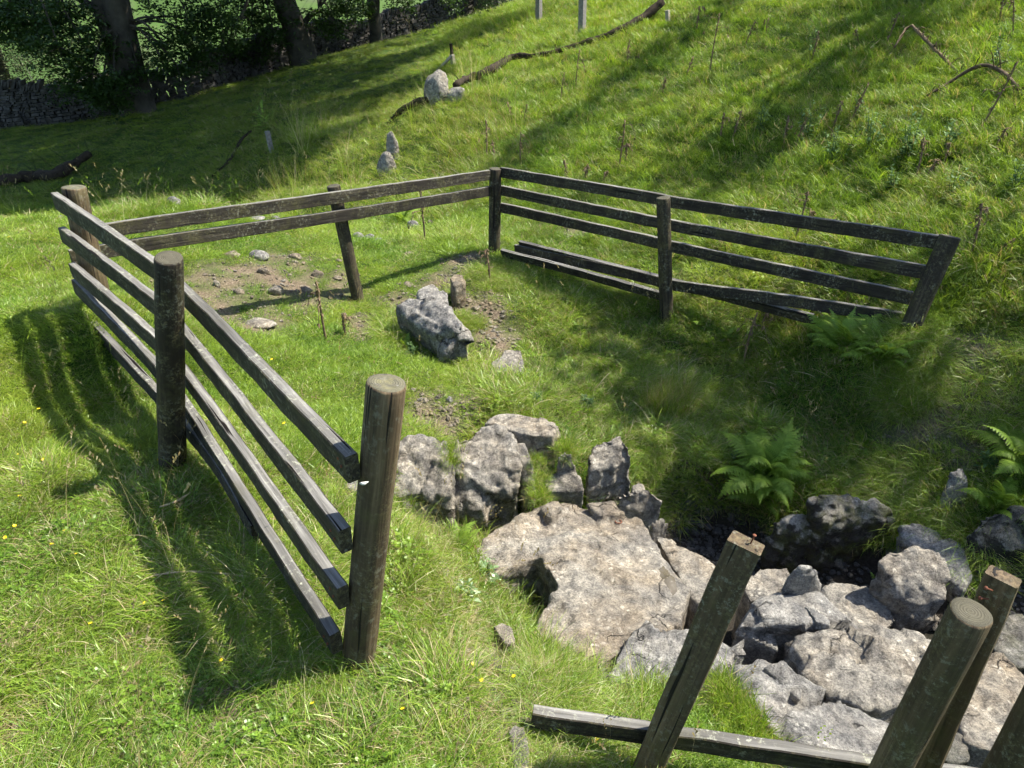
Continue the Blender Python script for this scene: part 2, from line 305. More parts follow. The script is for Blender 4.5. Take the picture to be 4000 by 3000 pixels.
# ------------------------------------------------------------------ object helpers
def link(o, parent=None):
    COL.objects.link(o)
    if parent is not None: o.parent = parent
    return o
def tag(o, label=None, cat=None, group=None, kind=None):
    if label: o['label'] = label
    if cat: o['category'] = cat
    if group: o['group'] = group
    if kind: o['kind'] = kind
    return o
def empty(name, loc, label, cat, group=None):
    o = bpy.data.objects.new(name, None); o.empty_display_size = .1; o.location = loc; link(o); tag(o, label, cat, group); return o
def meshobj(name, V, F, mats, parent=None, origin=None, smooth=True, attrs=None, midx=None):
    V = np.asarray(V, float)
    if origin is None: origin = Vector((0, 0, 0))
    me = bpy.data.meshes.new(name); me.from_pydata((V - np.array(origin)).tolist(), [], [tuple(f) for f in F])
    for m in (mats if isinstance(mats, (list, tuple)) else [mats]): me.materials.append(m)
    if midx is not None: me.polygons.foreach_set('material_index', np.asarray(midx, np.int32))
    me.polygons.foreach_set('use_smooth', [smooth]*len(me.polygons))
    for k, (ty, arr) in (attrs or {}).items():
        a = me.attributes.new(k, ty, 'POINT')
        a.data.foreach_set('vector' if ty == 'FLOAT_VECTOR' else 'value', np.asarray(arr, np.float32).ravel())
    me.update(); o = bpy.data.objects.new(name, me)
    if parent is not None:
        o.location = Vector(origin) - parent.location
    else: o.location = origin
    return link(o, parent)

def tube(P, rad, seg=8, noise_amp=0.0, seed=0, cap=True):
    """tapered tube along a polyline -> V, F, grain"""
    P = [Vector(p) for p in P]; n = len(P); V = []; Gn = []; L = 0; F = []
    if not hasattr(rad, '__len__'): rad = [rad]*n
    up = Vector((0, 0, 1)) if abs((P[-1]-P[0]).normalized().z) < .9 else Vector((0, 1, 0))
    for i in range(n):
        d = (P[min(i+1, n-1)] - P[max(i-1, 0)]).normalized(); a = d.cross(up)
        if a.length < 1e-4: a = d.cross(Vector((1, 0, 0)))
        a.normalize(); b_ = a.cross(d)
        if i: L += (P[i]-P[i-1]).length
        for k in range(seg):
            th = 2*math.pi*k/seg; q = a*math.cos(th) + b_*math.sin(th)
            rr = rad[i]
            V.append(P[i] + q*rr); Gn.append((L + seed*3.1, math.cos(th)*rr, math.sin(th)*rr))
    for i in range(n-1):
        for k in range(seg):
            k2 = (k+1) % seg; F.append((i*seg+k, i*seg+k2, (i+1)*seg+k2, (i+1)*seg+k))
    if cap:
        F.append(tuple(range(seg))[::-1]); F.append(tuple((n-1)*seg+k for k in range(seg)))
    V = np.array(V)
    if noise_amp:
        c = np.repeat(np.array(P), seg, axis=0); d = V-c; V = c + d*(1 + noise_amp*fbm(V*(2.0/max(rad))*.25 + seed*5.3, 3))[:, None]
    return V, F, np.array(Gn)
def resample(P, step):
    P = [Vector(p) for p in P]; out = [P[0]]
    for a, b_ in zip(P[:-1], P[1:]):
        k = max(1, int((b_-a).length/step))
        out += [a.lerp(b_, (i+1)/k) for i in range(k)]
    return out
def smoothpts(P, it=2):
    P = [Vector(p) for p in P]
    for _ in range(it):
        Q = [P[0]]
        for a, b_ in zip(P[:-1], P[1:]): Q += [a.lerp(b_, .25), a.lerp(b_, .75)]
        P = Q + [P[-1]]
    return P

# ------------------------------------------------------------------ ground sheet
DIRT = [(600,590,.6),(450,640,.55),(520,690,.5),(680,610,.45),(1045,665,.34),(1035,635,.28),(1055,720,.3),(1070,760,.22),(995,595,.22),(2075,870,.28),(2050,930,.25),(2080,830,.2),(920,885,.28),(1080,1430,.12),(780,1480,.12),(1080,1560,.14),(30,1580,.12),(470,1530,.1),(780,700,.2),(560,600,.55),(480,660,.35),(640,640,.35),(540,700,.3),(440,670,.25),(1040,650,.22),(1030,610,.2),(1060,700,.2),(1075,750,.18),(985,600,.15),
        (2060,840,.42),(2070,900,.44),(2045,950,.36),(2025,760,.16),(2075,790,.24),(2090,960,.22),(940,870,.22),(1000,880,.2),(900,900,.18),(860,650,.2),(1130,1580,.1),(1050,1440,.14),(800,1470,.07),(1250,500,.2),
        (780,720,.12),(960,905,.2),(500,590,.4),(600,560,.35),(1000,560,.25),(930,610,.3)]
dirt_c = [(G(u, v)[0], r) for u, v, r in DIRT]
def dirt_at(x, y, z):
    d = np.zeros_like(x)
    for c, r in dirt_c:
        q = np.hypot(x-c.x, y-c.y)/r; d = np.maximum(d, np.clip(1.25-q, 0, 1))
    d = d*(.75+.9*n2(x, y, 5, 4))
    rav = sstep(1.0, 1.07, -z)*(np.hypot(x-1.3, y-3) < 3.2)
    rav = np.maximum(rav, sstep(.58, .7, -z)*(1-sstep(1.25, 1.4, np.hypot(x-1.8, y-2.1))))
    return np.clip(np.maximum(d, rav), 0, 1)
NG = 560
p = np.linspace(-1, 1, NG); gx = .3 + 2.4*np.sinh(5.7*p)/1.0; gy = 4.2 + 2.4*np.sinh(5.7*p)
Xg, Yg = np.meshgrid(gx, gy, indexing='ij'); xf, yf = Xg.ravel(), Yg.ravel(); zf = H(xf, yf)
idx = np.arange(NG*NG).reshape(NG, NG)
Fq = np.stack([idx[:-1, :-1], idx[1:, :-1], idx[1:, 1:], idx[:-1, 1:]], -1).reshape(-1, 4)
me = bpy.data.meshes.new('ground'); me.vertices.add(NG*NG); me.vertices.foreach_set('co', np.stack([xf, yf, zf], 1).ravel())
me.loops.add(Fq.size); me.loops.foreach_set('vertex_index', Fq.ravel().astype(np.int32))
me.polygons.add(len(Fq)); me.polygons.foreach_set('loop_start', np.arange(0, Fq.size, 4, dtype=np.int32))
me.polygons.foreach_set('use_smooth', np.ones(len(Fq), bool)); me.update(calc_edges=True); me.validate()
a = me.attributes.new('dirt', 'FLOAT', 'POINT'); a.data.foreach_set('value', dirt_at(xf, yf, zf).astype(np.float32))
_wet_gap = np.maximum(sstep(.98, 1.05, -zf)*(np.hypot(xf-1.3, yf-3) < 3.2), sstep(.55, .68, -zf)*(np.hypot(xf-1.8, yf-2.1) < 1.4)); a = me.attributes.new('wet', 'FLOAT', 'POINT'); a.data.foreach_set('value', _wet_gap.astype(np.float32))  # wet silt in the bed, plus gap darkness between boulders put into the soil
a = me.attributes.new('far', 'FLOAT', 'POINT'); a.data.foreach_set('value', sstep(26, 38, np.hypot(xf, yf-5)).astype(np.float32))
me.materials.append(M_ground)
ground = bpy.data.objects.new('ground', me); link(ground); tag(ground, kind='structure')

# ------------------------------------------------------------------ timber
def post_part(parent, base, top, r0, r1, mat, bury=.35, seed=0, seg=24, name='post', label=None):
    base, top = Vector(base), Vector(top); d = (top-base).normalized(); b0 = base - d*bury
    L = (top-b0).length; n = max(10, int(L/.035)); q = d.to_track_quat('Z', 'Y').to_matrix()
    V = []; Gn = []; F = []; mi = []
    rs = random.Random(seed)
    for i in range(n+1):
        f = i/n; r = r0 + (r1-r0)*f
        z = f*L
        if i == n: r *= .95
        elif i == n-1: z = L-.008
        for k in range(seg):
            th = 2*math.pi*k/seg; rr = r*(1+.035*math.sin(2*th+seed)+.02*math.sin(3*th+seed*2+f*2))
            V.append((math.cos(th)*rr, math.sin(th)*rr, z)); Gn.append((z+seed*2.7, math.cos(th)*rr, math.sin(th)*rr))
    V = np.array(V); nz = fbm(V*np.array([9, 9, 3.0]) + seed*4.4, 3)*.05; V[:, 0] *= 1+nz; V[:, 1] *= 1+nz
    top_slope = (rs.random()-.5)*.16
    V[-seg:, 2] += V[-seg:, 0]*top_slope; V[-2*seg:-seg, 2] += V[-2*seg:-seg, 0]*top_slope
    for i in range(n):
        for k in range(seg):
            k2 = (k+1) % seg; F.append((i*seg+k, i*seg+k2, (i+1)*seg+k2, (i+1)*seg+k)); mi.append(0)
    # top disc with inner rings
    prev = [n*seg+k for k in range(seg)]; nv = len(V); Vl = V.tolist(); Gl = list(Gn)
    for s_ in (.66, .33):
        cur = []
        for k in range(seg):
            v = V[n*seg+k]; Vl.append([v[0]*s_, v[1]*s_, v[2]-.001+0*s_]); Gl.append((L, v[0]*s_, v[1]*s_)); cur.append(nv); nv += 1
        for k in range(seg): k2 = (k+1) % seg; F.append((prev[k], prev[k2], cur[k2], cur[k])); mi.append(1)
        prev = cur
    Vl.append([0, 0, L-.001]); Gl.append((L, 0, 0))
    for k in range(seg): F.append((prev[k], prev[(k+1) % seg], nv)); mi.append(1)
    V = np.array(Vl) @ np.array(q).T + np.array(b0)
    o = meshobj(name, V, F, [mat, M_end if seed in (1, 3) else M_enddark], parent, b0, True, {'grain': ('FLOAT_VECTOR', Gl)}, mi)
    if label: o['label'] = label
    return o
def board(P, hgt, wid, seed=0, upv=(0, 0, 1), name='rail', parent=None, mats=None, step=.06, twist=0):
    """plank of section hgt x wid swept along points P (centre line)"""
    P = resample(smoothpts(P, 2) if len(P) > 2 else P, step); n = len(P); V = []; Gn = []; L = 0; F = []; mi = []
    bv = .004; U0 = Vector(upv)
    prof = [(-wid/2+bv, -hgt/2), (wid/2-bv, -hgt/2), (wid/2, -hgt/2+bv), (wid/2, 0), (wid/2, hgt/2-bv), (wid/2-bv, hgt/2), (-wid/2+bv, hgt/2), (-wid/2, hgt/2-bv), (-wid/2, 0), (-wid/2, -hgt/2+bv)]
    K = len(prof)
    for i in range(n):
        d = (P[min(i+1, n-1)]-P[max(i-1, 0)]).normalized(); s = d.cross(U0).normalized(); u = s.cross(d)
        if i: L += (P[i]-P[i-1]).length
        for (a, c) in prof:
            V.append(P[i] + s*a + u*c); Gn.append((L+seed*17.3, a+seed*.31, c))
    for i in range(n-1):
        for k in range(K):
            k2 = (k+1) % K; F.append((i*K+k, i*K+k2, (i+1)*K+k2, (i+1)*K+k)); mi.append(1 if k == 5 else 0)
    F.append(tuple(range(K))[::-1]); F.append(tuple((n-1)*K+k for k in range(K))); mi += [0, 0]
    V = np.array(V); nz = np.stack([fbm(V*np.array([7, 7, 7.]) + seed*3.3 + j*9, 2) for j in range(3)], 1)*.0035; V += nz
    o0 = P[0]
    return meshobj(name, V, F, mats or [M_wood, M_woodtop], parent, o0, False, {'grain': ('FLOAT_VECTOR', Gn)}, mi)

P1b, P1t = Vector((-.556, 1.735, 0)), Vector((-.354, 1.74, 1.15))
P2b, P2t = Yp(372, 1005, 2.88), Yp(364, 556, 2.76)
P3b, P3t = Yp(216, 655, 4.27), Yp(159, 404, 4.27)
P4b, P4t = Yp(774, 650, 5.83), Yp(720, 401, 5.83)
P5b, P5t = Yp(1068, 540, 6.9), Yp(1070, 364, 6.9)
P6b, P6t = Yp(1440, 690, 5.56), Yp(1433, 427, 5.56)
P7b, P7t = Yp(1962, 715, 4.43), Yp(2052, 510, 4.49)
fence = empty('rail_fence', (P5b.x, P5b.y, P5b.z), 'dark weathered post and rail fence with seven round posts enclosing the rocky hollow', 'fence')
post_part(fence, P1b, P1t, .062, .058, M_post, seed=1, seg=36, label='thick brown post with growth rings and yellow lichen on its flat top')
post_part(fence, P2b, P2t, .066, .055, M_postdark, seed=2, seg=30)
post_part(fence, P3b, P3t, .07, .066, M_post, seed=3)
post_part(fence, P4b, P4t, .052, .052, M_postdark, seed=4, label='thin leaning post behind the two-rail side')
post_part(fence, P5b, P5t, .058, .057, M_postdark, seed=5)
post_part(fence, P6b, P6t, .056, .053, M_postdark, seed=6)
post_part(fence, P7b, P7t, .060, .062, M_postdark, seed=7, bury=.5, label='thick post leaning outwards beside the ferns')
def planer(a, b_, c):
    n_ = (b_-a).cross(c-a)
    def f(u, v):
        r = Vector(ray(u, v)); o = Vector((0, 0, CAMZ)); return o + r*((a-o).dot(n_)/r.dot(n_))
    return f
# near side: outer faces traced as centre lines in the fence's own upright plane
pa, pb, pc = (-2.74, 4.16), (-1.50, 3.00), (-.58, 1.68)
def off(A, B, s): # shift plane sideways
    dx, dy = B[0]-A[0], B[1]-A[1]; L = math.hypot(dx, dy); nx, ny = -dy/L*s, dx/L*s
    return (A[0]+nx, A[1]+ny), (B[0]+nx, B[1]+ny)
_i = Vector((.085, .08, 0)); _m = (P2b+P2t)/2 + _i
PL_near = planer(P2b+_i, P2t+_i, Vector((-.535, 1.68, .5))); PL_far = planer(P3b+Vector((-.07, -.075, 0)), P3t+Vector((-.07, -.075, 0)), _m)
NR = [[(122,433),(334,578),(395,629),(762,1012)], [(138,507),(332,650),(400,722),(748,1167)], [(160,583),(334,731),(396,799),(741,1290)],
      [(165,617),(335,789),(394,863),(560,1127),(727,1389)], [(174,675),(336,848),(400,919),(468,999),(516,1083),(556,1150)]]
for i, pl in enumerate(NR):
    Q = []
    for (u, v) in pl: Q.append(PL_far(u, v) if u < 380 else PL_near(u, v))
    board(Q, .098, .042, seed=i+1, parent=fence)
A, B = (-2.80, 4.36), (-.22, 6.86)
for i, pl in enumerate([[(204,505),(245,494),(712,429),(1056,378)], [(152,556),(297,529),(722,469),(1056,413)]]):
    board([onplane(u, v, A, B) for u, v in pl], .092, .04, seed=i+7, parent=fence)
A, B = (-.12, 6.93), (2.80, 4.53)
for i, pl in enumerate([[(1083,372),(1419,428),(1447,436),(2026,523)], [(1083,411),(1419,480),(1448,486),(2000,588)], [(1083,448),(1419,523),(1448,532),(1968,644)],
                        [(1114,538),(1314,580),(1419,606),(1452,617),(1718,650),(1946,688)]]):
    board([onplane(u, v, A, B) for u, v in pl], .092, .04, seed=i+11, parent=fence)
for pl, sh, s, lb in (([(1085,546),(1250,588),(1452,646)], -.12, 21, 'dark fallen rail lying in the grass from the corner post to behind the middle post'),
                  ([(1124,528),(1400,597),(1757,690)], .02, 22, 'loose pale-topped board slanting under the lowest rail')):
    A2, B2 = off(A, B, sh)
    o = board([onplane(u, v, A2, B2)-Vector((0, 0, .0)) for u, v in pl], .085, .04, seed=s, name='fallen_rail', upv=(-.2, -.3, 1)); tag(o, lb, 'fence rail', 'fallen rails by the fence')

# nearer broken fence
bf = empty('broken_fence', Yp(1930, 1659, 1.25), 'broken piece of fence in the foreground with leaning posts, one low rail and rusty nails', 'fence')
b0, b1 = Yp(1400, 1659, 1.40), Yp(1612, 1172, 1.44)
dd = (b1-b0).normalized()
board([b0-dd*.35, b1], .062, .092, seed=31, upv=(.55, .83, 0), name='post', parent=bf, mats=[M_post, M_post])
post_part(bf, Yp(1925, 1659, 1.25), Yp(2098, 1322, 1.25), .053, .05, M_post, seed=9, seg=32, bury=.4)
post_part(bf, Yp(2180, 1659, 1.12), Yp(2262, 1500, 1.12), .055, .05, M_post, seed=10, bury=.4)
s0, s1 = Yp(1995, 1659, 1.33), Yp(2168, 1245, 1.33); dd = (s1-s0).normalized()
board([s0-dd*.3, s1], .040, .078, seed=33, upv=(.75, .66, 0), name='upright_board', parent=bf, mats=[M_post, M_post])
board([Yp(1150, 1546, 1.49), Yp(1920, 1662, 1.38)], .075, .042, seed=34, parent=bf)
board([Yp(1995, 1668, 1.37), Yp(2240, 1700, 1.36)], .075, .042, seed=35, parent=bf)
M_rust = mat_simple('rusty_iron', (.10, .035, .02), (.25, .10, .06), 60, .7, .3)
def nail(parent, p, d, L=.03):
    d = Vector(d).normalized(); V, F, g = tube([p, p+d*L], .0022, 8); V2, F2, _ = tube([p+d*L, p+d*(L+.003)], .005, 10)
    F = F + [tuple(i+len(V) for i in f) for f in F2]
    meshobj('nail', np.vstack([V, V2]), F, M_rust, parent, p)
nail(bf, b1+Vector((.012, .0, -.003)), (.15, -.1, 1)); nail(bf, s1+Vector((-.03, -.02, -.03)), (-.8, -.2, .5)); nail(bf, s1+Vector((-.03, -.02, -.06)), (-.9, -.2, .3))

_nn = (P2t-P2b).cross(Vector((-.535, 1.68, .5))-P2b).normalized(); _nn = _nn if _nn.x < 0 else -_nn
for u, v in ((745,985),(752,1002),(728,1140),(736,1158),(726,1265),(733,1282),(712,1368),(720,1384),(404,628),(405,726),(404,806),(402,868)):
    q = PL_near(u, v) + _nn*.021; nail(fence, q-_nn*.01, _nn, .011)
# ------------------------------------------------------------------ rocks
pending = []
def rock(name, label, hulls, mat, vox=.014, a1=.03, a2=.012, cat='rock', group=None, seed=None, lean=(0, 0)):
    """hulls: list of (points[(u,v,z)...], drop, flare): the upper outline of a block, carried down to the ground"""
    me = bpy.data.meshes.new(name); bm = bmesh.new()
    for pts_, drop, flare in hulls:
        P = [Z(*q) for q in pts_]; c = sum(P, Vector())/len(P); vs = []; flare = flare - (.12 if name == 'boulder' else 0); drop = max(drop, c.z - h1(c.x, c.y) + .12) if name != 'rock_flake' else drop
        for q in P:
            vs.append(bm.verts.new(q)); d = Vector((q.x-c.x, q.y-c.y, 0))
            vs.append(bm.verts.new(q + d*flare*.35 - Vector((0, 0, drop*.3)) + Vector((lean[0], lean[1], 0))*.3))
            vs.append(bm.verts.new(q + d*flare - Vector((0, 0, drop)) + Vector((lean[0], lean[1], 0))))
        r = bmesh.ops.convex_hull(bm, input=vs)
        bad = [g for g in set(r['geom_interior'] + r['geom_unused']) if isinstance(g, bmesh.types.BMVert)]
        bmesh.ops.delete(bm, geom=bad, context='VERTS')
    bm.to_mesh(me); bm.free()
    o = bpy.data.objects.new(name, me); link(o); m = o.modifiers.new('r', 'REMESH'); m.mode = 'VOXEL'; m.voxel_size = vox
    tag(o, label, cat, group); pending.append((o, mat, a1, a2, seed if seed is not None else len(pending)+1))
    return o
def ZZ(z, *uv): return [(u, v, z) for u, v in uv]

rock('limestone_slab', 'largest boulder, a broad flat pale tan slab with a dark cleft in its near left side', [
  (ZZ(-.38, (1022,1195),(1055,1146),(1114,1114),(1160,1112),(1172,1200),(1062,1240)), .62, -.02),
  ([(1120,1114,-.42),(1202,1096,-.43),(1300,1088,-.44),(1384,1130,-.45),(1454,1226,-.43),(1490,1272,-.40),(1470,1348,-.36),(1360,1385,-.34),(1206,1262,-.34),(1165,1200,-.36)], .62, -.02),
  ([(1206,1262,-.36),(1472,1342,-.35),(1315,1402,-.30),(1298,1436,-.29),(1180,1378,-.31),(1139,1366,-.34),(1180,1320,-.36)], .6, -.02),
  (ZZ(-.36, (1110,1112),(1128,1104),(1140,1110),(1130,1130)), .3, .1), (ZZ(-.36, (1168,1098),(1200,1088),(1212,1100),(1190,1120)), .3, .1), (ZZ(-.38, (1268,1090),(1288,1078),(1322,1080),(1350,1108),(1300,1115)), .3, .1)],
  M_rocktan, .016, .035, .010)
rock('slab_fragment', 'long cracked tan strip of rock along the far right edge of the big flat slab', [(ZZ(-.50, (1412,1156),(1450,1166),(1530,1212),(1560,1238),(1535,1300),(1500,1300),(1462,1222)), .5, .05)], M_rocktan, .014, .02, .008)
rock('clint', 'pale pitted block of limestone directly behind the thick ringed post', [
  ([(838,958,-.25),(905,935,-.24),(962,943,-.26),(984,1005,-.33),(974,1066,-.43),(900,1080,-.47),(830,1076,-.46)], .6, .04)], M_rock, .014, .04, .02)
rock('clint', 'widest fluted limestone block in the row, with a rounded front lobe', [
  ([(982,950,-.30),(1034,921,-.27),(1072,916,-.27),(1110,940,-.28),(1120,1000,-.34),(1118,1052,-.45),(1050,1070,-.48),(978,1014,-.38)], .5, .05),
  ([(972,1040,-.46),(1016,1040,-.44),(1052,1078,-.50),(1046,1104,-.56),(985,1090,-.56)], .5, .05)], M_rock, .014, .045, .022)
rock('clint', 'narrow upright limestone rib right of the deep crack in the block row', [([(1106,950,-.30),(1134,952,-.30),(1152,1000,-.36),(1155,1040,-.46),(1130,1044,-.48),(1118,990,-.36)], .6, .03)], M_rock, .013, .03, .016)
rock('clint', 'flat low rock at the back of the block row, striped by a shadow', [(ZZ(-.29, (1046,913),(1069,895),(1111,890),(1167,897),(1207,924),(1193,940),(1150,940),(1100,925)), .3, .05)], M_rocktan, .013, .02, .012)
rock('small_rock', 'fist sized pale rock just in front of the flat striped rock', [(ZZ(-.46, (1160,952),(1176,944),(1192,947),(1188,962),(1166,970)), .15, .1)], M_rock, .01, .015, .01)
rock('clint', 'pointed limestone block with black hollows, third from the right in the block row', [([(1200,986,-.36),(1216,974,-.34),(1238,980,-.36),(1246,1012,-.46),(1204,1016,-.46)], .55, .1), ([(1176,1040,-.54),(1208,1012,-.48),(1256,1026,-.48),(1260,1056,-.56),(1182,1066,-.58)], .5, .05)], M_rock, .012, .035, .02)
rock('clint', 'tall twin-topped limestone block at the right end of the block row', [([(1278,962,-.40),(1310,948,-.37),(1342,936,-.36),(1364,965,-.40),(1370,998,-.50),(1330,1010,-.52),(1272,1016,-.52)], .6, .05)], M_rock, .012, .04, .022)
rock('boulder', 'rounded boulder with a tan crest standing beside the dark stream bed', [([(1328,1078,-.66),(1350,1060,-.62),(1390,1053,-.62),(1428,1066,-.66),(1436,1090,-.74),(1390,1108,-.78),(1340,1100,-.76)], .3, .02)], M_rock, .012, .03, .014)
rock('small_rock', 'small rounded rock behind the boulder with the tan crest', [(ZZ(-.68, (1364,1050),(1378,1043),(1392,1047),(1396,1062),(1366,1064)), .15, .05)], M_rock, .01, .01, .006)
rock('boulder', 'small craggy pale boulder at the far right corner of the big flat slab', [([(1396,1140,-.66),(1420,1118,-.62),(1440,1122,-.64),(1448,1140,-.72),(1410,1155,-.74)], .3, .05)], M_rock, .012, .03, .016)
rock('boulder', 'grey cracked boulder lying alone on the grassy bank by the worn path', [
  ([(864,662,-.16),(884,644,-.10),(918,640,-.08),(956,654,-.08),(978,680,-.10),(990,706,-.14),(940,722,-.22),(900,704,-.22),(876,684,-.2)], .40, -.05),
  ([(915,700,-.22),(978,684,-.12),(996,708,-.16),(1016,734,-.24),(1004,756,-.32),(964,764,-.34),(934,742,-.30)], .35, -.02)], M_rockgrey, .014, .04, .014)
rock('boulder', 'half buried grey rock behind the cracked boulder on the bank', [(ZZ(-.20, (905,628),(918,618),(935,614),(966,634),(970,660),(910,660)), .3, .1)], M_rockgrey, .014, .02, .01)
rock('flat_rock', 'flat grey stone step at the foot of the worn path', [([(1056,808,-.40),(1062,780,-.38),(1090,756,-.37),(1124,758,-.37),(1133,790,-.40),(1122,810,-.42),(1095,806,-.42)], .2, .05)], M_rock, .012, .02, .01)
rock('stump_rock', 'tan weathered stone at the head of the worn path', [(ZZ(-.16, (971,600),(980,590),(1002,592),(1004,610),(980,617)), .25, .05)], M_stone, .012, .02, .012)
rock('boulder', 'blue grey speckled rock at the near edge of the big flat slab', [([(1292,1468,-.28),(1370,1378,-.27),(1440,1346,-.30),(1500,1350,-.32),(1545,1360,-.38),(1590,1400,-.42),(1580,1430,-.42),(1480,1470,-.34),(1390,1490,-.32),(1320,1492,-.3)], .45, .05)], M_rockgrey, .014, .035, .012)
rock('boulder', 'pale rock split by a narrow crack left of the leaning square post', [(ZZ(-.22, (1240,1478),(1290,1484),(1330,1502),(1345,1530),(1290,1540),(1250,1510)), .4, .05), ([(1310,1500,-.24),(1340,1510,-.24),(1412,1572,-.2),(1400,1585,-.2),(1340,1550,-.2)], .3, .02)], M_rockgrey, .012, .025, .012)
rock('boulder', 'sharp pointed pale rock tip standing on the pyramid boulder', [([(1736,1216,-.22),(1757,1226,-.26),(1772,1259,-.40),(1770,1290,-.48),(1700,1292,-.48),(1684,1288,-.46),(1704,1250,-.36)], .3, -.1)], M_rockgrey, .010, .014, .006)
rock('boulder', 'pyramid shaped tan grey boulder with a shaded front face between the foreground posts', [
  ([(1586,1358,-.46),(1646,1304,-.44),(1690,1286,-.42),(1766,1292,-.44),(1824,1366,-.50),(1826,1390,-.54),(1760,1375,-.50),(1722,1350,-.42),(1660,1330,-.40)], .5, .1)], M_rockgrey, .011, .012, .005)
rock('rock_flake', 'dark flat flake of stone resting on the right side of the pyramid boulder', [(ZZ(-.40, (1738,1308),(1760,1312),(1792,1338),(1797,1352),(1764,1344)), .06, 0)], M_rockgrey, .008, .006, .003)
rock('boulder', 'large lumpy grey boulder filling the space left of the round foreground post', [
  ([(1714,1370,-.45),(1738,1360,-.42),(1800,1392,-.45),(1850,1362,-.42),(1926,1356,-.42),(1944,1372,-.45),(1974,1357,-.42),(2012,1386,-.46),(2010,1440,-.46),(1975,1520,-.44),(1860,1530,-.42),(1750,1480,-.46),(1706,1430,-.5)], .5, .04)], M_rock, .014, .06, .014)
rock('boulder', 'long low grey slab in the foreground running down to the bottom rail', [
  ([(1590,1446,-.38),(1642,1440,-.36),(1664,1476,-.36),(1738,1500,-.38),(1838,1556,-.36),(1920,1570,-.38),(1950,1620,-.36),(1900,1650,-.32),(1680,1600,-.27),(1612,1500,-.33)], .45, .03)], M_rockgrey, .014, .04, .012)
rock('boulder', 'thin upright grey wedge of rock split from the long low foreground slab', [([(1650,1440,-.30),(1694,1424,-.28),(1716,1450,-.30),(1736,1484,-.32),(1728,1512,-.34),(1700,1490,-.33),(1668,1462,-.32)], .3, .02)], M_rockgrey, .01, .012, .006)
rock('boulder', 'dull tan rock in shade behind the top of the leaning square post', [(ZZ(-.72, (1606,1262),(1640,1222),(1700,1222),(1714,1250),(1672,1290),(1620,1300)), .35, .05)], M_rock, .014, .025, .01)
rock('mossy_boulder', 'overhanging boulder with green moss on its crest above the dark pool of shade', [
  ([(1752,1084,-.62),(1798,1073,-.60),(1888,1078,-.60),(1928,1104,-.64),(1938,1130,-.74),(1860,1145,-.74),(1770,1130,-.72)], .3, -.03),
  ([(1668,1128,-.78),(1700,1112,-.74),(1765,1110,-.72),(1785,1146,-.8),(1722,1160,-.84),(1682,1152,-.84)], .25, -.05)], M_rockmoss, .013, .045, .02)
rock('boulder', 'tall tan boulder with dark blotches on its left face, right of the shaded gap', [
  ([(1896,1214,-.66),(1918,1188,-.62),(1970,1180,-.60),(2030,1188,-.60),(2056,1240,-.66),(2048,1296,-.74),(1990,1310,-.8),(1930,1290,-.8)], .5, .04)], M_rock, .013, .04, .014)
rock('boulder', 'smooth grey boulder behind the tall blotched one', [([(1940,1142,-.70),(1985,1136,-.68),(2026,1146,-.68),(2072,1186,-.70),(2092,1240,-.74),(2080,1275,-.78),(2020,1230,-.74)], .4, .03)], M_rockgrey, .014, .03, .008)
rock('boulder', 'broad tan boulder at the right edge behind the round foreground post', [([(2090,1450,-.58),(2118,1408,-.56),(2170,1415,-.56),(2230,1470,-.56),(2290,1560,-.55),(2200,1640,-.52),(2080,1600,-.54),(2060,1520,-.56)], .4, .04)], M_rocktan, .016, .04, .012)
rock('boulder', 'dark wet rock at the right edge above the broad tan boulder', [(ZZ(-.66, (2146,1400),(2152,1330),(2200,1318),(2290,1350),(2290,1440),(2200,1440)), .4, .03)], M_rockdark, .016, .04, .012)
rock('boulder', 'brown rock beside the foot of the round foreground post', [(ZZ(-.55, (2040,1590),(2060,1575),(2096,1585),(2100,1640),(2060,1650),(2040,1640)), .4, .03)], M_rockdark, .014, .03, .01)
rock('boulder', 'sunken shaded slab behind the large lumpy boulder', [([(1770,1280,-.9),(1800,1255,-.88),(1870,1262,-.88),(1930,1300,-.88),(1940,1350,-.9),(1870,1375,-.92),(1800,1340,-.92)], .3, .03)], M_rock, .016, .03, .012)
rock('small_rock', 'small smooth white rock wedged right of the pyramid boulder', [([(1812,1330,-.62),(1824,1323,-.60),(1850,1350,-.62),(1858,1368,-.64),(1838,1380,-.66)], .25, .02)], M_rockgrey, .010, .01, .004)
rock('upright_rock', 'grey upright rock under the right hand bank ferns', [([(2044,1060,-.5),(2052,1020,-.40),(2082,1008,-.38),(2092,1040,-.44),(2088,1090,-.6),(2056,1100,-.64)], .4, .05)], M_rockgrey, .014, .03, .01)
rock('bank_rock', 'dark shaded rock face in the right bank', [([(2100,1140,-.55),(2130,1105,-.48),(2212,1095,-.45),(2300,1100,-.42),(2300,1180,-.6),(2200,1190,-.62),(2110,1180,-.64)], .5, .03)], M_rockdark, .016, .05, .014)
rock('boulder', 'smooth pale rock poking out of the turf at the bottom edge', [(ZZ(.0, (1098,1575),(1110,1562),(1132,1570),(1144,1600),(1144,1665),(1108,1665),(1112,1620)), .2, .05)], M_rock, .01, .012, .006)
rock('boulder', 'whitish rock half hidden in grass left of the near fern', [(ZZ(-.10, (925,1215),(940,1200),(962,1206),(972,1235),(960,1260),(935,1250)), .3, .05)], M_rock, .012, .02, .012)
rock('boulder', 'low tan rock edge in the turf beside the dark cleft', [(ZZ(-.13, (1066,1352),(1084,1344),(1108,1356),(1116,1388),(1090,1392)), .25, .03)], M_rocktan, .012, .012, .006)
rock('small_rock', 'small grey rock between the near rails and the thick ringed post', [(ZZ(-.08, (744,1048),(756,1034),(786,1036),(790,1054),(764,1060)), .2, .03)], M_rockgrey, .012, .012, .006)

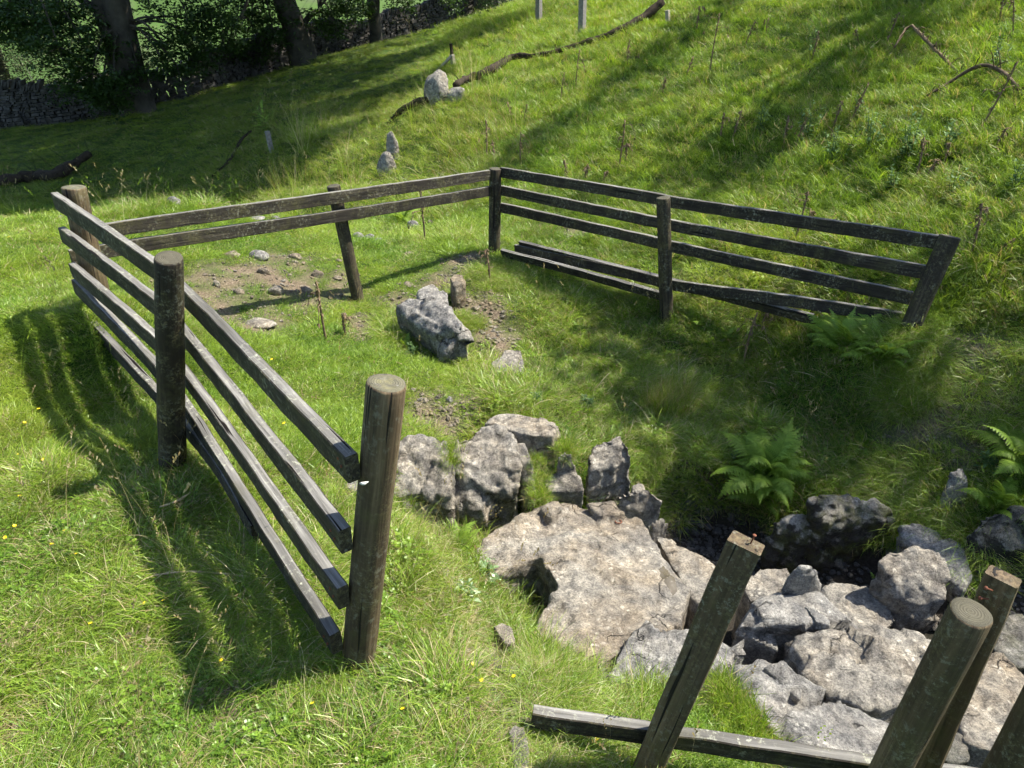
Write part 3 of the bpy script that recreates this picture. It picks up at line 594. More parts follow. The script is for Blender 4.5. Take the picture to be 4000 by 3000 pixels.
def clip_stone(loc, sx, sy, sz, seed, mat, label, name='stone', cat='stone', group=None, rot=0, sub=3, emb=.3):
    rs = np.random.default_rng(seed); bm = bmesh.new(); bmesh.ops.create_icosphere(bm, subdivisions=sub, radius=1)
    V = np.array([v.co for v in bm.verts]); F = [tuple(v.index for v in f.verts) for f in bm.faces]; bm.free()
    for _ in range(11):
        nrm = rs.normal(size=3); nrm /= np.linalg.norm(nrm); d = rs.uniform(.62, .95); k = V@nrm; m_ = k > d
        V[m_] *= (d/k[m_])[:, None]
    V *= (1 + .07*fbm(V*1.8+seed, 3))[:, None]
    V *= np.array([sx, sy, sz]); c, s = math.cos(rot), math.sin(rot); V = V @ np.array([[c, s, 0], [-s, c, 0], [0, 0, 1]])
    V[:, :2] += fbm(V*9+seed, 3)[:, None]*V[:, :2]*.18; loc = Vector(loc); o = meshobj(name, V + np.array(loc) + np.array([0, 0, sz*(1-2*emb)]), F, mat, None, loc)
    return tag(o, label, cat, group)
ST = [(946,194,64,96,M_rock,'tall upright grey stone on the hillside propping the long fallen branch'),(986,206,48,40,M_rockgrey,'square pale stone just right of the tall upright stone'),(836,358,40,70,M_rock,'lower block of the narrow rocky ledge rising out of the rushes behind the fence'),(848,326,30,84,M_rock,'upper pointed block of the narrow rocky ledge behind the fence'),(500,549,55,16,M_stone,'long low brown stone at the back of the bare patch, left of its whitish neighbour'),(558,552,56,30,M_rockgrey,'whitish flat rock with a cracked corner at the back of the bare patch'),(636,554,32,14,M_stone,'small flat stone right of the whitish rock'),
 (572,586,34,20,M_stone,'rounded pale stone in the middle of the bare patch'),(684,592,28,24,M_stone,'upright pale stone near the right edge of the bare patch'),(598,626,38,24,M_rocktan,'round buff stone in the lower middle of the bare patch'),
 (662,624,30,16,M_stone,'flat buff stone right of the round buff one'),(516,630,28,14,M_stone,'flat half buried stone left of the round buff one'),(468,612,20,18,M_rocktan,'small brown angular stone at the left of the bare patch'),
 (612,606,13,8,M_rocktan,'tiny brown stone above the round buff one'),(728,600,24,10,M_stone,'thin flat stone left of the leaning thin post'),(562,700,76,24,M_rocktan,'long tan slab stone at the front of the bare patch'),
 (462,722,24,10,M_stone,'small flat stone behind the near rails left of the long tan slab'),(732,562,15,8,M_stone,'tiny pale stone under the two-rail fence side'),(240,612,16,9,M_rocktan,'little buff stone right of the left corner post'),
 (555,472,42,12,M_rockgrey,'flat pale rock seen between the two back rails, left one of the pair'),(596,470,24,10,M_rockgrey,'flat pale rock seen between the two back rails, right one of the pair'),(376,436,32,26,M_rockgrey,'pointed grey rock on the far edge of the lawn'),(242,434,15,8,M_stone,'tiny pale rock on the far edge of the lawn near the corner post'),
 (335,437,24,10,M_stone,'low pale rock left of the pointed grey rock'),(132,470,20,12,M_rockgrey,'dark little rock at the lawn edge left of the corner post'),(772,512,32,24,M_rockgrey,'largest of three rounded rocks just right of the leaning thin post'),
 (800,514,26,20,M_rockgrey,'middle of three rounded rocks just right of the leaning thin post'),(819,520,28,14,M_rockgrey,'lowest flattest of three rounded rocks just right of the leaning thin post'),(894,486,34,22,M_rockgrey,'pale rock in the gully left of the corner where both fences meet'),
 (932,481,20,14,M_stone,'small yellowish rock right of the pale gully rock'),(885,546,24,6,M_stone,'thin flat stone in the turf behind the fence'),(971,862,15,16,M_rockgrey,'small white angular stone by the dark hole in the bank'),(880,613,28,10,M_stone,'flat tan stone at the top of the worn path'),
 (870,455,14,16,M_rockgrey,'small stone among the rushes left of the pale gully rock'),(1025,680,22,14,M_stone,'brown stone lying on the worn path'),(1012,648,18,10,M_stone,'small flat stone on the upper worn path'),(1030,665,24,9,M_stone,'flat stone across the middle of the worn path'),(1008,636,13,9,M_rockgrey,'grey pebble high on the worn path'),
 (1410,20,22,14,M_rockgrey,'pale boulder far up the slope by the stakes'),(940,872,18,8,M_stone,'little tan stone beside the dark hole in the bank'),(755,600,12,8,M_stone,'tiny stone at the foot of the leaning thin post')]
for i, (u, v, wpx, hpx, mt, lb) in enumerate(ST):
    q, t = G(u, v+hpx*.25); wm = wpx/FPX*t/2; hm = max(hpx/FPX*t/2/.9, .008)
    clip_stone(q, wm, wm*random.uniform(.6, .8), hm, 40+i, mt, lb, group='loose stones in the turf', rot=random.uniform(-.3, .3), emb=.35)
# broken scree on the bare patches, path and stream bed: countless, one object each
def pebbles(name, centres, n, s0, s1, mat, label):
    Vs, Fs, off_ = [], [], 0
    base = []
    for k in range(6):
        rs = np.random.default_rng(k+90); bm = bmesh.new(); bmesh.ops.create_icosphere(bm, subdivisions=2, radius=1)
        V = np.array([v.co for v in bm.verts]); F = np.array([[v.index for v in f.verts] for f in bm.faces]); bm.free()
        for _ in range(8):
            nr = rs.normal(size=3); nr /= np.linalg.norm(nr); d = rs.uniform(.55, .9); q = V@nr; m_ = q > d; V[m_] *= (d/q[m_])[:, None]
        base.append((V, F))
    for i in range(n):
        c, r = centres[rng.integers(len(centres))]; a_ = rng.uniform(0, 6.28); rr = r*math.sqrt(rng.random())
        x, y = c[0]+rr*math.cos(a_), c[1]+rr*math.sin(a_); s = s0 + (s1-s0)*rng.random()**2.2
        V, F = base[rng.integers(6)]; sc = np.array([s, s*rng.uniform(.6, 1), s*rng.uniform(.35, .7)]); th = rng.uniform(0, 6.28)
        c_, s_ = math.cos(th), math.sin(th); Vr = (V*sc) @ np.array([[c_, s_, 0], [-s_, c_, 0], [0, 0, 1]])
        Vs.append(Vr + np.array([x, y, 0])); Vs[-1][:, 2] += 0; Fs.append(F+off_); off_ += len(V); base_z.append((len(V), x, y, s*.2))
    V = np.vstack(Vs); xs = np.array([b[1] for b in base_z]); ys = np.array([b[2] for b in base_z]); hz = H(xs, ys) + np.array([b[3] for b in base_z])
    V[:, 2] += np.repeat(hz, [b[0] for b in base_z]); base_z.clear()
    return tag(meshobj(name, V, np.vstack(Fs), mat, None, None, False), label, 'gravel', None, 'stuff')
base_z = []
pebbles('path_gravel', [((c.x, c.y), r) for (c, r) in dirt_c], 2800, .005, .026, M_stone, 'small broken stones scattered over the worn soil')
SB = [((1.35, 3.6), .32), ((1.7, 3.3), .35), ((2.0, 3.0), .3), ((2.5, 2.7), .4), ((2.7, 2.3), .5), ((1.3, 3.75), .25), ((2.2, 1.7), .5), ((1.9, 2.3), .5), ((1.7, 1.55), .35)]
pebbles('stream_gravel', SB, 2600, .008, .03, M_cobble, 'dark pebbles covering the dry stream bed')
CB = [(1450,1110),(1475,1098),(1490,1120),(1462,1130),(1505,1105),(1512,1132),(1480,1142),(1440,1128),(1530,1140),(1500,1150),(1550,1150),(1820,1215),(2110,1290),(2130,1260),(2090,1300),(2140,1300),(2120,1235),(2150,1240),(2105,1250),(2110,1620),(2130,1600),(2150,1640),(2120,1650),(2100,1600)]
for i, (u, v) in enumerate(CB):
    q, t = G(u, v); s = random.uniform(.022, .05)
    clip_stone(q, s, s*.8, s*.55, 200+i, M_rockgrey if i > 16 else M_cobble, 'dark fist sized cobble on the stream bed' if i < 12 else 'pale broken cobble on the dry bed at the right', 'cobble', 'cobble', 'cobbles of the stream bed' if i < 12 else 'cobbles at the right edge', rot=i, sub=2)

def facet(Q, sc, seed):
    # broken faces: every cell of a jittered lattice is one tilted plane
    Q = Q*sc; i0 = np.floor(Q).astype(np.int64); best = np.full(len(Q), 9.); out = np.zeros(len(Q))
    for a in (-1, 0, 1):
        for b in (-1, 0, 1):
            for c in (-1, 0, 1):
                k = i0 + np.array([a, b, c]); h_ = _h(k[:, 0]+seed, k[:, 1], k[:, 2]); c_ = k + .5 + _g[h_]*.38; dv = Q - c_; d2 = (dv**2).sum(1)
                m = d2 < best; best[m] = d2[m]; out[m] = (dv*_g[(h_+101) & 511]).sum(1)[m] + (h_[m] % 17)/17*.35
    return out/sc
# finish the rocks: voxel shells -> eroded surface
bpy.context.view_layer.update(); dg = bpy.context.evaluated_depsgraph_get()
rock_bvh_V, rock_bvh_F = [], []; offv = 0
for o, mt, a1, a2, sdd in pending:
    m2 = bpy.data.meshes.new_from_object(o.evaluated_get(dg)); o.modifiers.clear(); old = o.data; o.data = m2; bpy.data.meshes.remove(old); m2.name = o.name
    n = len(m2.vertices); co = np.empty(n*3, np.float32); m2.vertices.foreach_get('co', co); co = co.reshape(-1, 3).astype(float)
    nr = np.empty(n*3, np.float32); m2.vertices.foreach_get('normal', nr); nr = nr.reshape(-1, 3)
    q = co + sdd*3.7
    warp = np.stack([perlin(q*3+11), perlin(q*3+23), perlin(q*3+37)], 1)*.05
    ridged = 1-np.abs(fbm((q+warp)*4.2, 2))*2.2
    fl = np.abs(perlin((q+warp)*np.array([9, 9, 2.6])))        # runnels down the faces
    pit = np.minimum(0, fbm((q+warp)*14, 2)+.12)
    d = a1*fbm(q*2.6, 2) + a1*.5*(ridged-.5) - a2*1.3*(.35-np.minimum(fl, .35))*2.2 + a2*1.3*pit + a2*.5*fbm(q*28, 2)
    ext = float(np.sort(co.max(0)-co.min(0))[1]); fsz = min(1.0, max(.12, (ext-.1)/.45))
    d = d*min(1.0, max(.4, ext/.35))*(.34 if mt is M_rockgrey else .6 if mt is M_rocktan else .68) + (.30*facet(q+warp*.3, 3.4, 3) + .12*facet(q+warp*.3, 13, 9))*(.30 if 'slab' in o.name else .4 if mt is M_rocktan else .85 if mt is M_rockgrey else .40)*fsz
    co = co + nr*d[:, None]
    org = co.mean(0); m2.vertices.foreach_set('co', (co-org).astype(np.float32).ravel()); o.location = org
    m2.polygons.foreach_set('use_smooth', np.ones(len(m2.polygons), bool)); m2.materials.clear(); m2.materials.append(mt); m2.update()
    for pl in m2.polygons: rock_bvh_F.append(tuple(i+offv for i in pl.vertices))
    rock_bvh_V += co.tolist(); offv += n
rock_bvh = BVHTree.FromPolygons(rock_bvh_V, rock_bvh_F)
def rock_top(x, y, z):
    h = rock_bvh.ray_cast(Vector((x, y, 3)), Vector((0, 0, -1)))
    return h[0].z if h[0] is not None else None
# ------------------------------------------------------------------ dry stone wall along the top of the bank
WP = [(-160,345,23),(0,308,22.5),(122,283,22.5),(210,259,22.5),(300,240,22.8),(350,217,23),(455,196,23.5),(612,147,25.5),(719,112,26.5),(841,77,28),(1069,28,30),(1180,-12,32)]
wp = [T(*q) for q in WP]; wp = resample([Vector((q.x, q.y, 0)) for q in wp], .5)
wz = H([q.x for q in wp], [q.y for q in wp]); Vw, Fw = [], []
rw = random.Random(5)
def addbox(Vl, Fl, c, ax, ay, az, jit, rr):
    n0 = len(Vl)
    for sx in (-1, 1):
        for sy in (-1, 1):
            for sz in (-1, 1):
                q = c + ax*sx*rr.uniform(1-jit, 1) + ay*sy*rr.uniform(1-jit, 1) + az*sz*rr.uniform(1-jit, 1); Vl.append(tuple(q))
    for f in ((0,1,3,2),(4,6,7,5),(0,4,5,1),(2,3,7,6),(0,2,6,4),(1,5,7,3)): Fl.append(tuple(n0+k for k in f))
s_acc = 0
for i in range(len(wp)-1):
    a_, b_ = wp[i], wp[i+1]; L = (b_-a_).length; d = (b_-a_).normalized(); nrm = Vector((-d.y, d.x, 0)); slope = (wz[i+1]-wz[i])/L
    dd = Vector((d.x, d.y, slope)).normalized(); Ht = .95 + .12*math.sin(i*.37) + .08*math.sin(i*1.3)
    row = 0; z = -.1
    while z < Ht:
        hh = rw.uniform(.05, .12)*(1.15-.3*z); x = -rw.random()*.1
        while x < L:
            ww = rw.uniform(.10, .32); c = a_ + d*(x+ww/2); c.z = wz[i] + slope*(x+ww/2) + z + hh/2
            addbox(Vw, Fw, c + nrm*rw.uniform(-.03, .03), dd*(ww/2*.97), nrm*(.30-.10*z), Vector((0, 0, hh/2*.97)), .28, rw); x += ww
        z += hh
    x = 0
    while x < L:
        ww = rw.uniform(.05, .12); c = a_ + d*(x+ww/2); hh = rw.uniform(.09, .17); c.z = wz[i] + slope*(x+ww/2) + z + hh*.8
        tl = dd*rw.uniform(.2, .5)+Vector((0, 0, 1)); addbox(Vw, Fw, c, dd*(ww/2), nrm*.2, tl.normalized()*hh, .35, rw); x += ww*1.1
wo = Vector((wp[8].x, wp[8].y, wz[8]))
M_wall = mat_simple('wall_stone', (.018, .017, .016), (.13, .122, .11), 5, .9, .6)
tag(meshobj('dry_stone_wall', Vw, Fw, M_wall, None, wo, False), 'long dark drystone wall with upright coping stones climbing the bank behind the beech trees', 'wall')

# ------------------------------------------------------------------ leaves
def leafcloud(sprays, per, size, rad, seed, flat=.22, droop=.25):
    """sprays: (N,3) centres -> flat layered fans of small rhombic leaves"""
    rs = np.random.default_rng(seed); N = len(sprays); C = np.repeat(sprays, per, 0); n = len(C)
    tilt = np.repeat(rs.normal(0, .35, (N, 2)), per, 0)
    a_ = rs.uniform(0, 6.283, n); r_ = rad*np.sqrt(rs.random(n)); ox, oy = r_*np.cos(a_), r_*np.sin(a_)
    oz = ox*tilt[:, 0] + oy*tilt[:, 1] + rs.normal(0, flat*rad*.5, n) - droop*r_*r_/rad
    c = C + np.stack([ox, oy, oz], 1)
    s = size*rs.uniform(.6, 1.25, n); th = rs.uniform(0, 6.283, n); d = np.stack([np.cos(th), np.sin(th), rs.normal(-.25, .45, n)], 1); d /= np.linalg.norm(d, axis=1)[:, None]
    up = np.stack([rs.normal(0, .5, n), rs.normal(0, .5, n), np.ones(n)], 1); sd_ = np.cross(d, up); sd_ /= np.linalg.norm(sd_, axis=1)[:, None]
    d = d*s[:, None]; sd_ = sd_*(s*.33)[:, None]; nn = np.cross(sd_, d); nn /= np.linalg.norm(nn, axis=1)[:, None]
    V = np.stack([c-d*.5, c+sd_+nn*(s*.08)[:, None], c+d*.55, c-sd_+nn*(s*.08)[:, None]], 1).reshape(-1, 3)
    F = np.arange(n*4).reshape(-1, 4); bc = np.repeat(rs.random(n), 4); bc = np.stack([bc, bc*0, bc*0], 1)
    return V, F, bc
def join(parts):
    V, F, Gn, o = [], [], [], 0
    for v, f, g in parts:
        V.append(v); F += [tuple(i+o for i in q) for q in f]; Gn.append(g); o += len(v)
    return np.vstack(V), F, np.vstack(Gn)
def canopy_pts(c, rx, ry, rz, n, rs, lo=.35):
    d = rs.normal(size=(n, 3)); d /= np.linalg.norm(d, axis=1)[:, None]; r = lo + (1-lo)*rs.random(n)**.5
    return np.array(c) + d*r[:, None]*np.array([rx, ry, rz])
def tree(name, label, cat, base, stems, low, high, seed, group='beech trees along the wall', leafsize=.10, big=.17, leafmat=None):
    """stems: polylines with radii; low: hanging leaf masses (u,v,depth,radius,count); high: crown ellipsoids"""
    root = empty(name, base, label, cat, group); parts = []; rs = np.random.default_rng(seed); rr = random.Random(seed)
    for k, (P, r) in enumerate(stems):
        Q = resample(smoothpts(P, 2), .35); L = len(Q); rad = [r[0] + (r[1]-r[0])*(i/(L-1))**.8 for i in range(L)]
        if k == 0: rad = [q*(1 + .7*math.exp(-i*.35/.55)) for i, q in enumerate(rad)]
        parts.append(tube(Q, rad, 16, .28, seed+k))
    sp = []
    for (u, v, t, r, n) in low:
        c = np.array(T(u, v, t)); p_ = canopy_pts(c, r*1.15, r*1.1, r*.8, int(n*2.1), rs, .1); sp.append(p_)
        st = stems[min(len(stems)-1, 0)][0]; a0 = min((Vector(q) for P_, _ in stems for q in P_), key=lambda q: (q-Vector(c)-Vector((0, 0, 1.2))).length)
        mid = a0.lerp(Vector(c), .5) + Vector((0, 0, .5)); Q = resample(smoothpts([a0, mid, Vector(c)+Vector((0, 0, .15)), Vector(c)-Vector((0, 0, r*.4))], 2), .25)
        parts.append(tube(Q, list(np.linspace(.045, .012, len(Q))), 6, .2, seed))
        for q in p_[::6]:
            Q = resample([Vector(c)+Vector((0, 0, .1)), (Vector(c)+Vector(q))/2+Vector((0, 0, .12)), Vector(q)], .3)
            parts.append(tube(Q, list(np.linspace(.014, .004, len(Q))), 4, 0, seed))
    hp = [canopy_pts(c, *r_, n, rs, .45) for (c, r_, n) in high]
    for h_ in hp:
        for q in h_[::14]:
            a0 = Vector(stems[0][0][-1]); Q = [a0-Vector((0, 0, 1)), a0.lerp(Vector(q), .5)+Vector((0, 0, .6)), Vector(q)]; parts.append(tube(Q, [.09, .05, .015], 5, 0, seed))
    V, F, g = join(parts); meshobj('trunk', V, F, M_bark, root, base, True)
    lv = []
    if sp: lv.append(leafcloud(np.vstack(sp), 46, leafsize, .34, seed+1))
    if hp: lv.append(leafcloud(np.vstack(hp), 26, big, .55, seed+2))
    V = np.vstack([q[0] for q in lv]); o = 0; F = []
    for q in lv: F.append(q[1]+o); o += len(q[0])
    meshobj('crown', V, np.vstack(F), leafmat or M_beech, root, base, False, {'bc': ('FLOAT_VECTOR', np.vstack([q[2] for q in lv]))})
    return root
def shade(L, k):
    # foliage clumps added up-sun so their shade falls on the listed places
    out = []
    for (u, v, r, n_) in L:
        g_, _ = G(u, v); c = g_ + sunv*k; out.append(((c.x, c.y, c.z), (r, r, r*.6), n_))
    return out
SH1 = shade([(0,300,2.2,135),(200,270,2.0,120),(0,420,2.4,165),(90,400,2.2,165),(200,420,2.0,150),(300,400,1.8,135),(60,330,2.4,165),(200,330,2.2,150),(120,440,1.4,90),(380,420,1.3,75),(300,300,2,120)], 9.5)
SH2 = shade([(600,130,1.4,68),(330,290,1.6,68),(400,250,1.6,122),(350,430,1.2,89),(440,430,1.2,81),(420,350,1.6,151),(480,400,1.3,101),(420,270,1.8,173),(520,300,1.5,122),(540,230,1.7,142),(600,180,1.6,122),(560,380,1.0,53),(640,260,1.2,69),(690,190,1.5,101),(500,340,1.2,81)], 9.0)
SH3 = shade([(760,160,1.3,69),(830,140,1.2,60),(760,230,1.1,45),(860,190,.9,36),(700,290,.9,30),(960,100,1.3,51),(1050,60,1.4,54),(900,60,1.5,75)], 8.5)
def stem(u0, v0, t, u1, v1, hh, extra=0):
    b = T(u0, v0, t); b.z = h1(b.x, b.y)-.3; y = b.y; m = Yp(u1, v1, y); d = (m-Vector((T(u0, v0, t)))).normalized()
    return [b, T(u0, v0, t).lerp(m, .35), m, m + d*hh*.5, m + d*hh*.6 + Vector((0, 0, hh*.5))]
s1 = stem(300, 262, 21.5, 262, 60, 5); k1 = s1[2]
t1 = [(s1, (.50, .22)), ([s1[1], s1[1].lerp(k1, .6)+Vector((-.25, 0, 0)), Yp(222, 0, k1.y), Yp(180, -140, k1.y), Yp(120, -320, k1.y)], (.42, .18)), ([k1, Yp(150, -20, k1.y), Yp(60, -60, k1.y-1)], (.14, .05))]
low1 = [(20,30,20,1.1,26),(80,60,19.5,1.0,24),(150,30,19.5,1.0,24),(20,60,19.5,.9,16),(130,110,19,.7,16),(180,95,19.5,.8,18),(60,10,21,1.2,24),(200,170,19.5,.7,15),(225,205,20,.6,12),(160,190,20,.6,10),(250,190,19.8,.5,8),
        (-60,20,19.5,1.2,20),(320,0,20.5,.5,4),(400,20,20.5,.9,16),(455,35,21,.9,18),(400,80,20.5,.7,13),(350,95,20.3,.5,8),(440,100,21,.8,15),(350,130,20.2,.5,8),(385,150,20.4,.35,3),(300,150,20.4,.5,6),(480,75,21.5,.8,12),(420,140,21.5,.4,5)]
b1_ = (s1[0].x, s1[0].y, s1[0].z+.3)
tree('beech_tree', 'leftmost beech in view, forked leaning trunk with dense dark foliage hanging to the wall', 'tree', b1_, t1, low1,
     [((b1_[0]+1.5, b1_[1]-1, b1_[2]+10), (7, 7.5, 4.5), 380)] + SH1, 11)
s2 = stem(660, 132, 24.5, 618, 10, 5); k2 = s2[2]
t2 = [(s2, (.48, .25)), ([s2[1].lerp(k2, .3), Yp(690, 15, k2.y), Yp(720, 45, k2.y-.6)], (.12, .04)), ([k2, Yp(560, -60, k2.y-.5), Yp(520, 40, k2.y-1.2)], (.13, .04))]
low2 = [(520,20,23.5,.9,16),(570,15,23.5,.8,14),(545,60,23.5,.8,12),(590,70,23.5,.6,8),(500,110,23.5,.6,8),(565,105,23.8,.5,6),(600,35,23.5,.6,8),(690,35,23.5,.5,6),(715,15,23.5,.6,9),(750,30,23.5,.6,9),(470,150,23.8,.4,4),(725,60,23.6,.4,5),(640,-30,23,.8,10),(540,-30,23,1,12)]
b2_ = (s2[0].x, s2[0].y, s2[0].z+.3)
tree('beech_tree', 'middle beech of the row with a broad grey trunk and a long pale seam', 'tree', b2_, t2, low2,
     [((b2_[0]+2, b2_[1]-3, b2_[2]+10.5), (7, 7, 4.5), 300)] + SH2, 23)
s3 = stem(812, 97, 26.5, 806, 5, 6); k3 = s3[2]
t3 = [(s3, (.26, .17)), ([k3, Yp(770, -20, k3.y), Yp(745, 20, k3.y-.5)], (.09, .03)), ([k3, Yp(870, -60, k3.y), Yp(920, -20, k3.y-.5)], (.08, .03))]
low3 = [(750,5,25.5,.7,10),(785,20,25.5,.4,5),(850,-5,25.5,.6,8),(880,8,25.5,.35,3),(960,-10,25,.7,6),(1060,-8,23,.5,5)]
b3_ = (s3[0].x, s3[0].y, s3[0].z+.3)
tree('beech_tree', 'slimmer straight beech right of the broad one, its mossy foot in front of the wall', 'tree', b3_, t3, low3,
     [((b3_[0]+2, b3_[1]-1, b3_[2]+11), (5.5, 5, 4), 240)] + SH3, 37)
s4 = stem(1042, 34, 29, 1040, -20, 6)
b4_ = (s4[0].x, s4[0].y, s4[0].z+.3)
tree('beech_tree', 'rightmost dark trunk cut off by the top edge of the picture beside the wall', 'tree', b4_, [(s4, (.40, .25))], [], [((b4_[0]+1, b4_[1]-3, b4_[2]+11), (6, 6, 4.5), 260)], 41)
# unseen trees added right of the view, crowns shaped to throw streak and dapple

SB_ = shade([(1560,5,0.30,8),(1500,50,0.27,8),(1440,100,0.25,6),(1380,150,0.25,6),(1320,200,0.25,6),(1260,245,0.25,6),(1190,290,0.27,6),(1120,330,0.27,5),(1050,385,0.25,4),
             (2060,30,0.37,5),(1980,70,0.32,4),(1900,120,0.30,4),(1830,180,0.27,4),(1750,230,0.27,4),(1680,280,0.27,4),(1610,330,0.27,4),(1540,380,0.27,5),(1490,430,0.25,4),(1760,330,0.19,1),(1400,290,0.16,2),(1250,450,0.22,2),(1700,60,0.19,1),(1450,250,0.16,1)], 9.5)
SA = shade([(1300,790,.4,4),(1420,850,.4,5),(1550,890,.4,5),(1680,950,.35,4),(1470,950,.35,4),(1600,820,.35,3),(1240,850,.3,2),(1500,1080,.3,3),(1730,880,.3,3),(1380,760,.3,2),(1660,1110,.3,3)], 7.5)
for (x_, y_, sh_, sd_, lb_) in ((15.5, 3.5, SA, 61, 'unseen lower leafy tree added beyond the right edge to dapple the bank'), (14.0, 13.0, SB_, 67, 'unseen leafy tree beyond the right edge, crown shaped to dapple the slope'),):
    b = Vector((x_, y_, h1(x_, y_))); P = [b-Vector((0, 0, .3)), b+Vector((-.2, .1, 2.5)), b+Vector((-.9, .0, 5.5)), b+Vector((-1.6, 0, 8.5))]
    tree('unseen_shade_tree', lb_, 'tree', tuple(b), [(P, (.3, .14))], [], sh_, sd_, None, big=.15)


# fallen conifer behind the wall, left edge
fc = empty('fallen_conifer', T(-40, 250, 25), 'pale dead conifer with bare branches lying behind the wall at the left edge', 'fallen tree'); parts = []
P = [T(-150, 330, 24.5), T(0, 240, 24.5), T(120, 200, 24.8), T(215, 160, 25.2)]; Q = resample(P, .3); V, F, g = tube(Q, list(np.linspace(.16, .05, len(Q))), 8, .2, 3)
meshobj('trunk', V, F, M_paletwig, fc, fc.location)
rs_ = random.Random(8)
for i in range(70):
    q = Q[rs_.randrange(3, len(Q))]; d = Vector((rs_.uniform(-1, 1), rs_.uniform(-1, .6), rs_.uniform(-.9, 1.1))).normalized(); L = rs_.uniform(.5, 1.7)
    parts.append(tube([q, q+d*L*.5+Vector((0, 0, -.08)), q+d*L+Vector((rs_.uniform(-.2, .2), 0, -.3*L))], [.018, .012, .004], 4))
V, F, g = join(parts); meshobj('branches', V, F, M_paletwig, fc, fc.location)
# dark conifer mass beyond it
cb = T(60, 320, 31); cb.z = h1(cb.x, cb.y)
root = empty('conifer', cb, 'dull grey green conifer behind the wall at the left edge', 'tree'); rsn = np.random.default_rng(3)
Q = [cb, cb+Vector((0, 0, 4)), cb+Vector((0, 0, 9))]; V, F, g = tube(Q, [.25, .18, .05], 10); meshobj('trunk', V, F, M_bark, root, cb)
sp = np.vstack([canopy_pts((cb.x+dx_, cb.y+dy_, cb.z+2.2+dz_), 2.6, 2.0, 2.4, 200, rsn, .2) for dx_, dy_, dz_ in ((-3, -1, 0), (0, -1, .4), (2.6, 0, -.6), (-1, 0, 4), (-5, -1, 1), (-1.5, -1.5, 1.6), (1.5, -1, 2.2), (4.5, 0, .6))])
V, F, bc = leafcloud(sp, 30, .10, .42, 77, .3, .5)
M_conif = mat_leaf('conifer_green', (.035, .055, .028), (.12, .14, .07), .25, .03)
meshobj('crown', V, F, M_conif, root, cb, False, {'bc': ('FLOAT_VECTOR', bc)})

# ------------------------------------------------------------------ dead wood, stakes
def ground_pts(L, dz=0): 
    out = []
    for q in L:
        g_, t = G(q[0], q[1]); out.append((g_ + Vector((0, 0, (q[2] if len(q) > 2 else 0)+dz)), t))
    return out
def limb(name, label, cat, L, radpx, mat, dz=0, nz=.25, seed=1, twigs=0, tl=.4, group=None):
    gp = ground_pts(L, dz); P = [q for q, _ in gp]; Q = resample(smoothpts(P, 1), .07); t0, t1_ = gp[0][1], gp[-1][1]
    xs = np.linspace(0, 1, len(Q)); rp = np.interp(xs, np.linspace(0, 1, len(radpx)), radpx); rad = [float(r/FPX*(t0+(t1_-t0)*x)) for r, x in zip(rp, xs)]
    parts = [tube(Q, rad, 12, nz, seed)]; rr = random.Random(seed)
    for i in range(twigs):
        q = Q[rr.randrange(len(Q))]; d = Vector((rr.uniform(-1, 1), rr.uniform(-1, 1), rr.uniform(.1, 1))).normalized(); l_ = tl*rr.uniform(.4, 1)
        parts.append(tube([q, q+d*l_*.5+Vector((0, 0, .03)), q+d*l_], [.006, .004, .0015], 5))
    V, F, g = join(parts); o = meshobj(name, V, F, mat, None, P[0], True, {'grain': ('FLOAT_VECTOR', g)}); return tag(o, label, cat, group)
limb('fallen_branch', 'long dark snaking dead limb lying across the sunny slope', 'branch', [(1428,38,.22),(1400,52,.1),(1340,78,.06),(1290,98,.05),(1220,118,.05),(1165,134,.06),(1110,142,.12),(1085,158,.14),(1050,178,.1),(1010,190,.12),(985,204,.1)], [9,8,6,5,5,7,9,9,7,6], M_log, .06, .5, 3, 6, .5)
limb('fallen_branch', 'lower dark curved end of dead limb poking out below the upright stone', 'branch', [(925,232,.12),(905,236,.12),(880,246,.12),(858,258,.1),(838,270,.02)], [6,8,7,5,3], M_log, 0, .5, 4, 3, .3)
limb('fallen_log', 'big dark rotten log lying in the shaded valley bottom at the left', 'log', [(-60,412,.1),(0,398,.15),(70,385,.2),(115,390,.2),(155,376,.3),(200,356,.4)], [13,13,14,12,11,6], M_log, -.14, .6, 5, 30, 1.0)
limb('dead_branch', 'thin forked stick with a rusty bare patch on the shaded bank', 'branch', [(459,384),(483,370,.05),(500,354,.06),(514,333,.1),(524,318,.14),(546,302,.16)], [2,3,3,3,3,2], M_log, .03, .3, 6, 4, .3)
limb('dead_branch', 'long arched bare branch on the right of the upper slope', 'branch', [(1994,219,.02),(2050,201,.10),(2085,190,.16),(2113,186,.18),(2141,191,.16),(2173,200,.1),(2205,216,.03)], [2,3,4,4,4.5,5,5], M_root, .02, .35, 7, 9, .35)
limb('root', 'bristly brown root overhanging the stream bed beside the boulder with the tan crest', 'root', [(1434,1040,.06),(1460,1036,.10),(1490,1038,.12),(1518,1058,.1),(1545,1078,.08),(1578,1100,.05)], [3,3.5,4,3.5,3,2], M_root, 0, .5, 8, 26, .14)
limb('stick', 'thin pale curved stick lying in the near grass below the rail shadows', 'stick', [(300,1278,.03),(330,1264,.04),(400,1257,.05),(470,1260,.05),(545,1262,.03)], [1,1.5,2,2.4,3], M_straw, .01, .3, 9, 0)
limb('stick', 'short pale twig under the longer curved stick in the near grass', 'stick', [(412,1278,.03),(445,1277,.04)], [3,3], M_straw, .01, .3, 10, 0)
limb('stick', 'small curled brown bark strip in the grass near the second near-side post', 'stick', [(350,1110,.03),(388,1102,.04),(418,1086,.05)], [2,3,1.5], M_straw, .01, .3, 12, 0)
